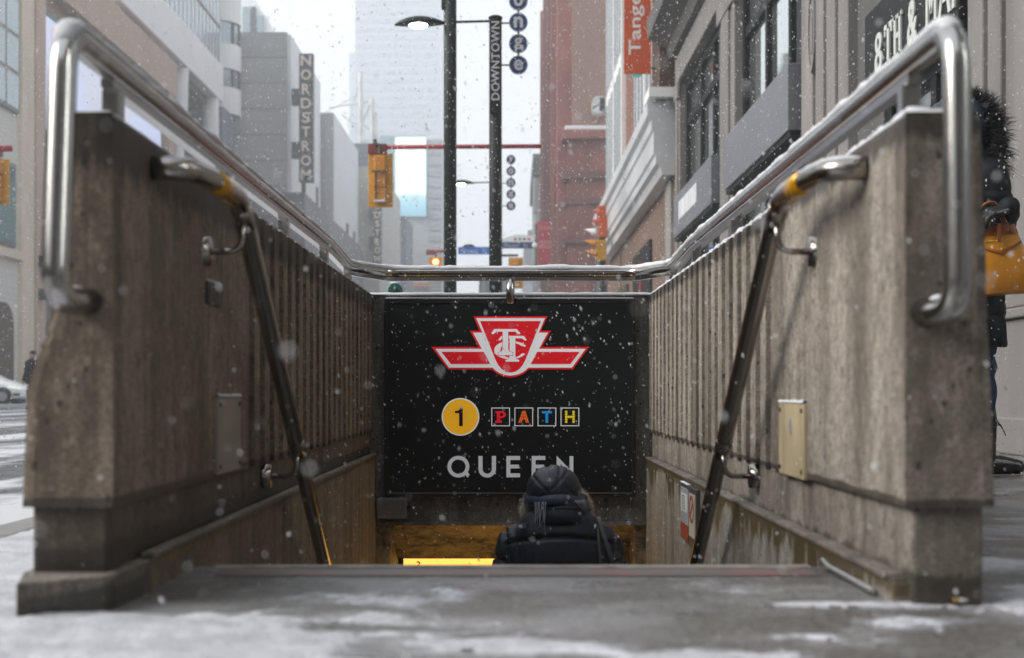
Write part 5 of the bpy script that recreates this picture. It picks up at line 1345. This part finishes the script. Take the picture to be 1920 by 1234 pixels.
for i, v in enumerate(jm.v):     # creases running down from each seam
    jm.v[i] = v+jm.n[i]*.0032*mn.noise(Vector((v.x*75, v.y*40, v.z*13)))
jk = put(jm, X).build('jacket', JBLK, p1, smooth=True)
cm = MB(); cm.tube([(0, .0, 1.395), (0, .0, 1.418), (0, .005, 1.442), (0, .012, 1.460), (0, .014, 1.466)], [.122, .113, .106, .101, .09], 32); cm.tube([(0, .003, 1.430), (0, .004, 1.437)], [.1115, .1115], 32); put(cm, X).build('collar', JBLK, jk, smooth=True)
put(trousers_mb(J), X).build('trousers', JEAN, p1, smooth=True)
for q in 'RL': put(boot_mb(J, q), X).build('boot', BOOT, p1, smooth=True)
hm = MB()
hc = Vector((-.02, .06, 1.475))
hm.sphere(hc+Vector((0, .0, .025)), (.101, .128, .092), 22, 14); hm.sphere(hc+Vector((0, .005, -.02)), (.107, .122, .105), 22, 14); hm.sphere(hc+Vector((0, -.01, -.075)), (.096, .105, .075), 22, 14)
hm.sphere(hc+Vector((.0, -.02, .07)), (.05, .06, .045), 16, 10)
hm = remesh(hm, .006, 5)
dsm = []
for k in range(-4, 5):
    dsm.append(lambda v, k=k: ((v.x-hc.x)*.72+(v.z-hc.z)*.70-k*.062) if v.z > 1.45 else None); dsm.append(lambda v, k=k: ((v.x-hc.x)*.72-(v.z-hc.z)*.70-k*.062-.03) if v.z > 1.45 else None)
dsm.append(lambda v: v.x-.012*math.sin(v.z*20))
quilt(hm, dsm, .0035, .0045, .002)
hood = put(hm, X).build('hood', JBLK, p1, smooth=True)
fm = MB(); pd = []
for _ in range(3600):
    a = random.choice((-1, 1))*random.uniform(-.2, 1.25); a = a if random.random() < .5 else a; a = a if a > -1.3 else a; a = (math.pi-a) if random.random() < .5 else a; c = hc+Vector((.014, .115, -.05))
    d = Vector((math.cos(a), 0, math.sin(a))); pd.append((c+Vector((d.x*.103, random.uniform(-.02, .02), d.z*.08)), (d+Vector((0, -.35, -.10))).normalized()))
fur(fm, pd, .042, .0010, .2, .33); put(fm, X).build('fur_trim', M('fur_tan', (.66, .54, .41), .9, var=.5, vs=(60, 60, 60)), hood)
sc_ = MB()
def ringtube(c, rx, ry, r0, tilt, wob, seed):
    n = 44; pts = []
    for i in range(n+1):
        t = 2*math.pi*i/n
        pts.append(Vector(c)+Vector((rx*math.cos(t), ry*math.sin(t), tilt*math.sin(t)+wob*mn.noise(Vector((math.cos(t)*2, math.sin(t)*2, seed))))))
    sc_.tube(pts, [r0*(1+.25*mn.noise(Vector((math.cos(2*math.pi*i/n)*3, math.sin(2*math.pi*i/n)*3, seed+5)))) for i in range(n+1)], 12, False, 1.25)
ringtube((-.014, .040, 1.470), .101, .134, .013, .004, .008, 1); ringtube((-.012, .036, 1.452), .099, .126, .011, -.006, .010, 4)
for i, v in enumerate(sc_.v): sc_.v[i] = v+Vector((mn.noise(v*40), mn.noise(v*43), mn.noise(v*47)))*.004
sf = put(sc_, X).build('scarf', NAVY, p1, smooth=True)
TSM = M('tassel_grey', (.30, .31, .36), .9, var=.4, vs=(50, 50, 50))
ts = MB()
for k in range(7):
    x0 = -.088+.0062*k+random.uniform(-.003, .003); y0 = -.060-.0055*k; l = random.uniform(.045, .09)
    ts.tube([(x0, y0+.008, 1.478), (x0-.004, y0-.014, 1.466), (x0-.006+random.uniform(-.008, .006), y0-.020, 1.44-l*.5), (x0-.010+random.uniform(-.012, .008), y0-.018, 1.445-l)], .0019, 6)
put(ts, X).build('tassel', TSM, sf, smooth=True)
ts = MB()
for k in range(5):
    x0 = .052+.007*k; ts.tube([(x0, -.092+.009*k, 1.475), (x0+.008, -.098+.009*k, 1.462), (x0+.020, -.088+.009*k, 1.448-.004*k), (x0+.026, -.080+.009*k, 1.43)], .0019, 6)
put(ts, X).build('tassel', TSM, sf, smooth=True)
# shoulder bag on the right shoulder
r = thing('shoulder_bag', 'black leather bag hung by thin straps from the shoulder of the person on the stairs', 'bag', loc+Vector((.2, 0, .8)))
def strap(pts, w):
    mb = MB(); pts = resample(fillet(pts, .05, 5), .02); rg = []
    for i, p in enumerate(pts):
        t = (pts[min(i+1, len(pts)-1)]-pts[max(i-1, 0)]).normalized(); o = Vector((p.x-.02, p.y, 0)) if abs(p.y) > .05 else Vector((.2, 0, 1)); s = t.cross(Vector((0, -1, .15)) if p.y < -.02 else Vector((0, 1, .3))).normalized()
        nn = s.cross(t).normalized(); rg.append([loc+p*PS+s*w+nn*.002, loc+p*PS-s*w+nn*.002, loc+p*PS-s*w-nn*.002, loc+p*PS+s*w-nn*.002])
    return mb.loft(rg)
strap([(.142, .10, 1.20), (.133, .06, 1.392), (.13, -.02, 1.412), (.13, -.09, 1.365), (.138, -.155, 1.24), (.145, -.162, 1.0), (.19, -.175, .88)], .004).build('strap', LEAT, r)
strap([(.150, .08, 1.25), (.139, .04, 1.402), (.136, -.03, 1.414), (.148, -.095, 1.36), (.185, -.15, 1.25), (.205, -.165, 1.15), (.225, -.165, .9)], .0065).build('strap', LEAT, r)
mb = MB(); rg = []
for z_, a, b_ in ((.56, .13, .04), (.58, .14, .05), (.75, .13, .045), (.88, .11, .02), (.89, .105, .012)): rg.append([loc+Vector((.21+a*math.copysign(abs(math.cos(t))**.5, math.cos(t)), -.20+b_*math.copysign(abs(math.sin(t))**.6, math.sin(t)), z_)) for t in [2*math.pi*i/24 for i in range(24)]])
mb.loft(rg).build('bag_body', LEAT, r, smooth=True)

# --- person beside the right wall
loc = Vector((1.985, 6.36, 0)); yaw = R(-52); X = Matrix.Translation(loc) @ Matrix.Rotation(yaw, 4, 'Z'); XI = X.inverted()
def lw(x, y, z): return tuple(XI @ Vector((x, y, z)))
def ld(x, y, z): return tuple(XI.to_3x3() @ Vector((x, y, z)))
J = dict(BJ); J.update(head=(0, .05, 1.50), elR=lw(2.135, 6.19, 1.09), wrR=lw(2.092, 5.985, 1.145), dR=ld(-.85, -.25, -.18), nR=ld(.05, .45, -.9), curlR=.62,
    hipR=(.09, 0, .86), knR=lw(2.085, 6.33, .47), anR=lw(2.085, 6.28, .092), toeR=ld(1, .25, 0), anL=lw(1.84, 6.42, .092), knL=lw(1.90, 6.46, .47), toeL=ld(1, .25, 0))
p2 = thing('person', 'person in dark padded coat, black fur hood, jeans and boots beside the right wall', 'person', loc)
put(remesh(body_mb(J), .0075, 2), X).build('body', SKIN, p2, smooth=True)
jm = jacket_mb(J, .58, .205, .15, .062, .010, .57)
quilt(jm, [(lambda v, z_=z_: v.z-z_) for z_ in (1.24, 1.10, .96, .82, .70)], .006, .010, .006)
ck = put(jm, X).build('coat', JNAV, p2, smooth=True)
cm = MB(); cm.tube([(0, .0, 1.36), (0, .01, 1.42), (0, .02, 1.48)], [.13, .125, .12], 24); put(cm, X).build('collar', JNAV, ck, smooth=True)
tm = trousers_mb(J)
for i, v in enumerate(tm.v): tm.v[i] = v+tm.n[i]*.006*math.sin(v.z*70+4*mn.noise(v*6))*max(0, min(1, (1-abs(v.z-.45)/.3)))
put(tm, X).build('jeans', JEAN, p2, smooth=True)
for q in 'RL': put(boot_mb(J, q), X).build('boot', BOOT, p2, smooth=True)
b3 = MB()
for k in range(3): b3.tube([Vector(J['anR'])+Vector(ld(.05, -.02, .13+.012*k)), Vector(J['anR'])+Vector(ld(.065+.006*k, -.02, .135-.012*k)), Vector(J['anR'])+Vector(ld(.072+.008*k, -.02, .122-.018*k))], .0022, 6)
put(b3, X).build('lace', BOOT, p2)
gl = MB(); hand_mb(gl, J['wrR'], J['dR'], J['nR'], 1, .62, 1.14); w_ = Vector(J['wrR']); e_ = Vector(J['elR']); gl.limb([w_, w_+(e_-w_).normalized()*.09], [.034, .042], 12)
put(remesh(gl, .0035, 3), X).build('glove', M('glove_black', (.013, .013, .014), .33, var=.3, vs=(60, 60, 60)), p2, smooth=True)
hm = MB(); hc = Vector((0, .02, 1.545)); hm.sphere(hc, (.14, .17, .16), 22, 14); hm.sphere(hc+Vector((0, .02, -.13)), (.14, .15, .12), 20, 12)
hm = remesh(hm, .009, 5); quilt(hm, [(lambda v, k=k: v.z-1.33-.085*k) for k in range(5)], .008, .008, .004)
hood = put(hm, X).build('hood', M('hood_navy', (.014, .024, .045), .5, var=.25, vs=(20, 20, 20)), p2, smooth=True)
fm = MB(); pd = []
for _ in range(9500):
    a = random.uniform(0, 2*math.pi); c = hc+Vector((0, .095, -.095)); d = Vector((math.cos(a), 0, math.sin(a))); q = random.random()
    pd.append((c+Vector((d.x*(.115+.03*q), random.uniform(-.085, .05), d.z*(.215+.02*q))), (d+Vector((0, random.uniform(-.9, .25), -.1))).normalized()))
fur(fm, pd, .10, .0014, .15, .32); put(fm, X).build('fur_trim', M('fur_black', (.012, .013, .017), .6, var=.4, vs=(50, 50, 50)), hood)

# --- handbag held by that person
TAN = M('bag_tan', (.60, .24, .016), .34, var=.22, vs=(7, 7, 5), bump=.12, bs=220, bd=.002); TAND = M('bag_tan_dark', (.30, .085, .012), .4, var=.2, vs=(12, 12, 12)); GOLD = M('bag_gold', (.85, .55, .12), .25, .9, var=0)
hb = thing('handbag', 'structured tan leather handbag with pointed flap and gold lettering held by gloved hand', 'handbag', (2.06, 5.95, .78))
yb0 = 5.945
def bagq(u, v, d):   # u across (0..1), v up (0..1)
    w0, w1 = (1.965, 2.232), (1.958, 2.118)
    x = (w0[0]+(w0[1]-w0[0])*u)*(1-v)+(w1[0]+(w1[1]-w1[0])*u)*v
    z = .772+.018*u*(1-v)+(.282)*v+.012*u*v
    return Vector((x, yb0+d, z))
mb = MB(); rg = []
for v, t in ((0, .030), (.02, .052), (.25, .060), (.6, .048), (.97, .026), (1, .020)):
    rg.append([bagq(u, v, .06+t*s*(1-.35*abs(2*u-1)**4)) for s, us in ((-1, [i/10 for i in range(11)]), (1, [1-i/10 for i in range(11)])) for u in us])
mb.loft(rg).build('bag_body', TAN, hb, smooth=True, bevel=.003)
def bf(u, v): 
    t = .030+(.052-.030)*min(1, v/.02) if v < .02 else (.052+(.008)*(v-.02)/.23 if v < .25 else (.060-.012*(v-.25)/.35 if v < .6 else .048-.022*(v-.6)/.37))
    return .06-t*(1-.35*abs(2*u-1)**4)
fl = MB(); NU = 22
def flapv(u): return .60+.15*abs(u-.42)/.5
rg = []
for i in range(NU+1):
    u = .02+.96*i/NU; ring = []
    for k in range(7):
        v = .985+(flapv(u)-.985)*k/6; ring.append(bagq(u, v, bf(u, v)-.004))
    for k in range(6, -1, -1):
        v = .985+(flapv(u)-.985)*k/6; ring.append(bagq(u, v, bf(u, v)-.0005))
    rg.append(ring)
fl.loft(rg); f_ = fl.build('flap', TAN, hb, smooth=True)
mb = MB(); mb.tube([bagq(.02+.96*i/30, flapv(.02+.96*i/30), bf(.02+.96*i/30, flapv(.02+.96*i/30))-.004) for i in range(31)], .0022, 6); mb.tube([bagq(.02+.96*i/20, .885, bf(.02+.96*i/20, .885)-.0045) for i in range(21)], .0012, 6)
mb.build('piping', TAND, f_)
MB().loft([[bagq(u, v, bf(u, .9)-q) for v, q in ((.90, .006), (1.03, .004), (1.03, -.04), (.90, -.02))] for u in [i/12 for i in range(13)]]).build('top_band', TAND, hb, smooth=False)
mb = MB()
for k in range(9): 
    if k != 5: mb.sphere(bagq(.15+.042*k, .80, bf(.3, .8)-.005), (.0028, .002, .0042), 8, 6)
mb.build('gold_letters', GOLD, hb)
for yo in (.045, .078):
    q = fillet([bagq(.06, .9, yo-.022), bagq(-.05, 1.16, yo-.022)+Vector((0, 0, .035)), (2.03, yb0+yo, 1.185), (2.075, yb0+yo, 1.10), bagq(.78, .9, yo-.022)], .05, 8)
    MB().tube(resample(q, .02), .0058, 10).build('handle', TAND, hb, smooth=True)
mb = MB(); mb.box(2.028, 2.044, yb0-.005, yb0+.003, 1.0, 1.075); mb.build('hang_tag', TAND, hb, bevel=.002)

# --- person far across the street
loc = Vector((PX(62, 40), 40, -.13)); X = Matrix.Translation(loc) @ Matrix.Rotation(R(160), 4, 'Z'); J = dict(BJ)
p3 = thing('person', 'small distant person in black coat on the road near the white car', 'person', loc)
put(remesh(body_mb(J), .012, 2), X).build('body', SKIN, p3, smooth=True)
put(jacket_mb(J, .7, .20, .15, .066, .014), X).build('coat', JNAV, p3, smooth=True)
put(trousers_mb(J), X).build('trousers', BLK, p3, smooth=True)
mb = MB(); mb.sphere((0, .01, 1.585), (.088, .108, .085), 14, 10); put(mb, X).build('hair', BLK, p3, smooth=True)
for q in 'RL': put(boot_mb(J, q), X).build('boot', BOOT, p3, smooth=True)

# ================================================================ falling snow
m, nt, b = nodes_of('snowflake_mat')
b.inputs['Base Color'].default_value = (.9, .91, .93, 1); b.inputs['Roughness'].default_value = .6
tr = nt.nodes.new('ShaderNodeBsdfTranslucent'); tr.inputs[0].default_value = (.9, .91, .93, 1); ms = nt.nodes.new('ShaderNodeMixShader'); ms.inputs[0].default_value = .45
L(nt, b.outputs[0], ms.inputs[1]); L(nt, tr.outputs[0], ms.inputs[2]); L(nt, ms.outputs[0], nt.nodes['Material Output'].inputs[0])
FL = m
rnd = random.Random(21)
mb = MB()
def flake(p, r):
    d = Vector((rnd.gauss(.25, .3), rnd.gauss(0, .3), -1)).normalized(); e = rnd.uniform(1.0, 1.9)
    a = d.orthogonal().normalized(); b_ = d.cross(a); k = rnd.uniform(.6, 1)
    mb.add([p+d*r*e, p+a*r*k, p+b_*r, p-a*r, p-b_*r*k, p-d*r*e], [(0, 1, 2), (0, 2, 3), (0, 3, 4), (0, 4, 1), (5, 2, 1), (5, 3, 2), (5, 4, 3), (5, 1, 4)])
def fill(y0, y1, dens, rmin, rmax):
    n = 0
    kx, kz0, kz1 = .46, -.30, .36
    vol = 2*kx*(kz1-kz0)*(y1**3-y0**3)/3; N_ = int(vol*dens)
    for _ in range(N_):
        y = (y0**3+(y1**3-y0**3)*rnd.random())**(1/3)
        p = Vector((rnd.uniform(-kx, kx)*y, y, H+rnd.uniform(kz0, kz1)*y))
        if p.z < .01 and not (abs(p.x) < .6 and 3.2 < p.y < 6.9 and p.z > -.9): continue
        if p.x > 2.8: continue
        u = rnd.random(); flake(p, rmin+(rmax-rmin)*u**2.6)
fill(.7, 2.2, 9, .0036, .0056); fill(.7, 3, 200, .0010, .0034); fill(3, 7.0, 230, .0013, .0044); fill(7.0, 14, 60, .0022, .0056); fill(14, 30, 8, .004, .0075)
tag(mb.build('falling_snow', FL, recalc=False), kind='stuff')

# ================================================================ air, sky, light, camera
hz = bpy.data.materials.new('snowy_air'); hz.use_nodes = True; nt = hz.node_tree; nt.nodes.remove(nt.nodes['Principled BSDF'])
pv = nt.nodes.new('ShaderNodeVolumePrincipled'); pv.inputs['Color'].default_value = (.975, .985, .99, 1); pv.inputs['Density'].default_value = .0020; pv.inputs['Anisotropy'].default_value = .2
L(nt, pv.outputs[0], nt.nodes['Material Output'].inputs['Volume'])
o = MB().box(-262, 222, -62, 642, -4.2, 122).build('haze', hz); tag(o, kind='stuff')
w = bpy.data.worlds.new('World'); SC.world = w; w.use_nodes = True; nt = w.node_tree; bg = nt.nodes['Background']
sky = nt.nodes.new('ShaderNodeTexSky'); sky.sky_type = 'NISHITA'; sky.sun_disc = False
SD = Vector((-.88, -.16, .56)).normalized()     # towards the sun
sky.sun_elevation = math.asin(SD.z); sky.sun_rotation = math.atan2(SD.x, SD.y); sky.air_density = 1.0; sky.dust_density = 4.0; sky.ozone_density = 1.0
mx = nt.nodes.new('ShaderNodeMix'); mx.data_type = 'RGBA'; mx.inputs[0].default_value = .88; L(nt, sky.outputs[0], mx.inputs[6]); mx.inputs[7].default_value = (6.4, 6.85, 7.35, 1)
L(nt, mx.outputs[2], bg.inputs[0]); bg.inputs[1].default_value = .10
sl_ = bpy.data.lights.new('sun', 'SUN'); sl_.energy = 2.5; sl_.angle = R(38); sl_.color = (1, .95, .88)
so = bpy.data.objects.new('sun', sl_); C.objects.link(so); so.rotation_euler = (-SD).to_track_quat('-Z', 'Y').to_euler(); so.location = (0, 0, 60)
cam = bpy.data.cameras.new('camera'); co_ = bpy.data.objects.new('camera', cam); C.objects.link(co_); SC.camera = co_
co_.location = (0, 0, H); co_.rotation_euler = (R(90), 0, 0); cam.lens = 50; cam.sensor_width = 36; cam.shift_y = (HZ-617)/1920; cam.clip_start = .05; cam.clip_end = 2500
cam.dof.use_dof = True; cam.dof.focus_distance = 6.7; cam.dof.aperture_fstop = 3.5; cam.dof.aperture_blades = 9
SC.view_settings.view_transform = 'Standard'; SC.view_settings.look = 'None'; SC.view_settings.exposure = .82; SC.view_settings.gamma = 1
SC.cycles.use_denoising = True; SC.cycles.max_bounces = 8; SC.cycles.diffuse_bounces = 4; SC.cycles.glossy_bounces = 4; SC.cycles.volume_bounces = 2; SC.cycles.transparent_max_bounces = 8
SC.cycles.caustics_reflective = False; SC.cycles.caustics_refractive = False; SC.cycles.sample_clamp_indirect = 6
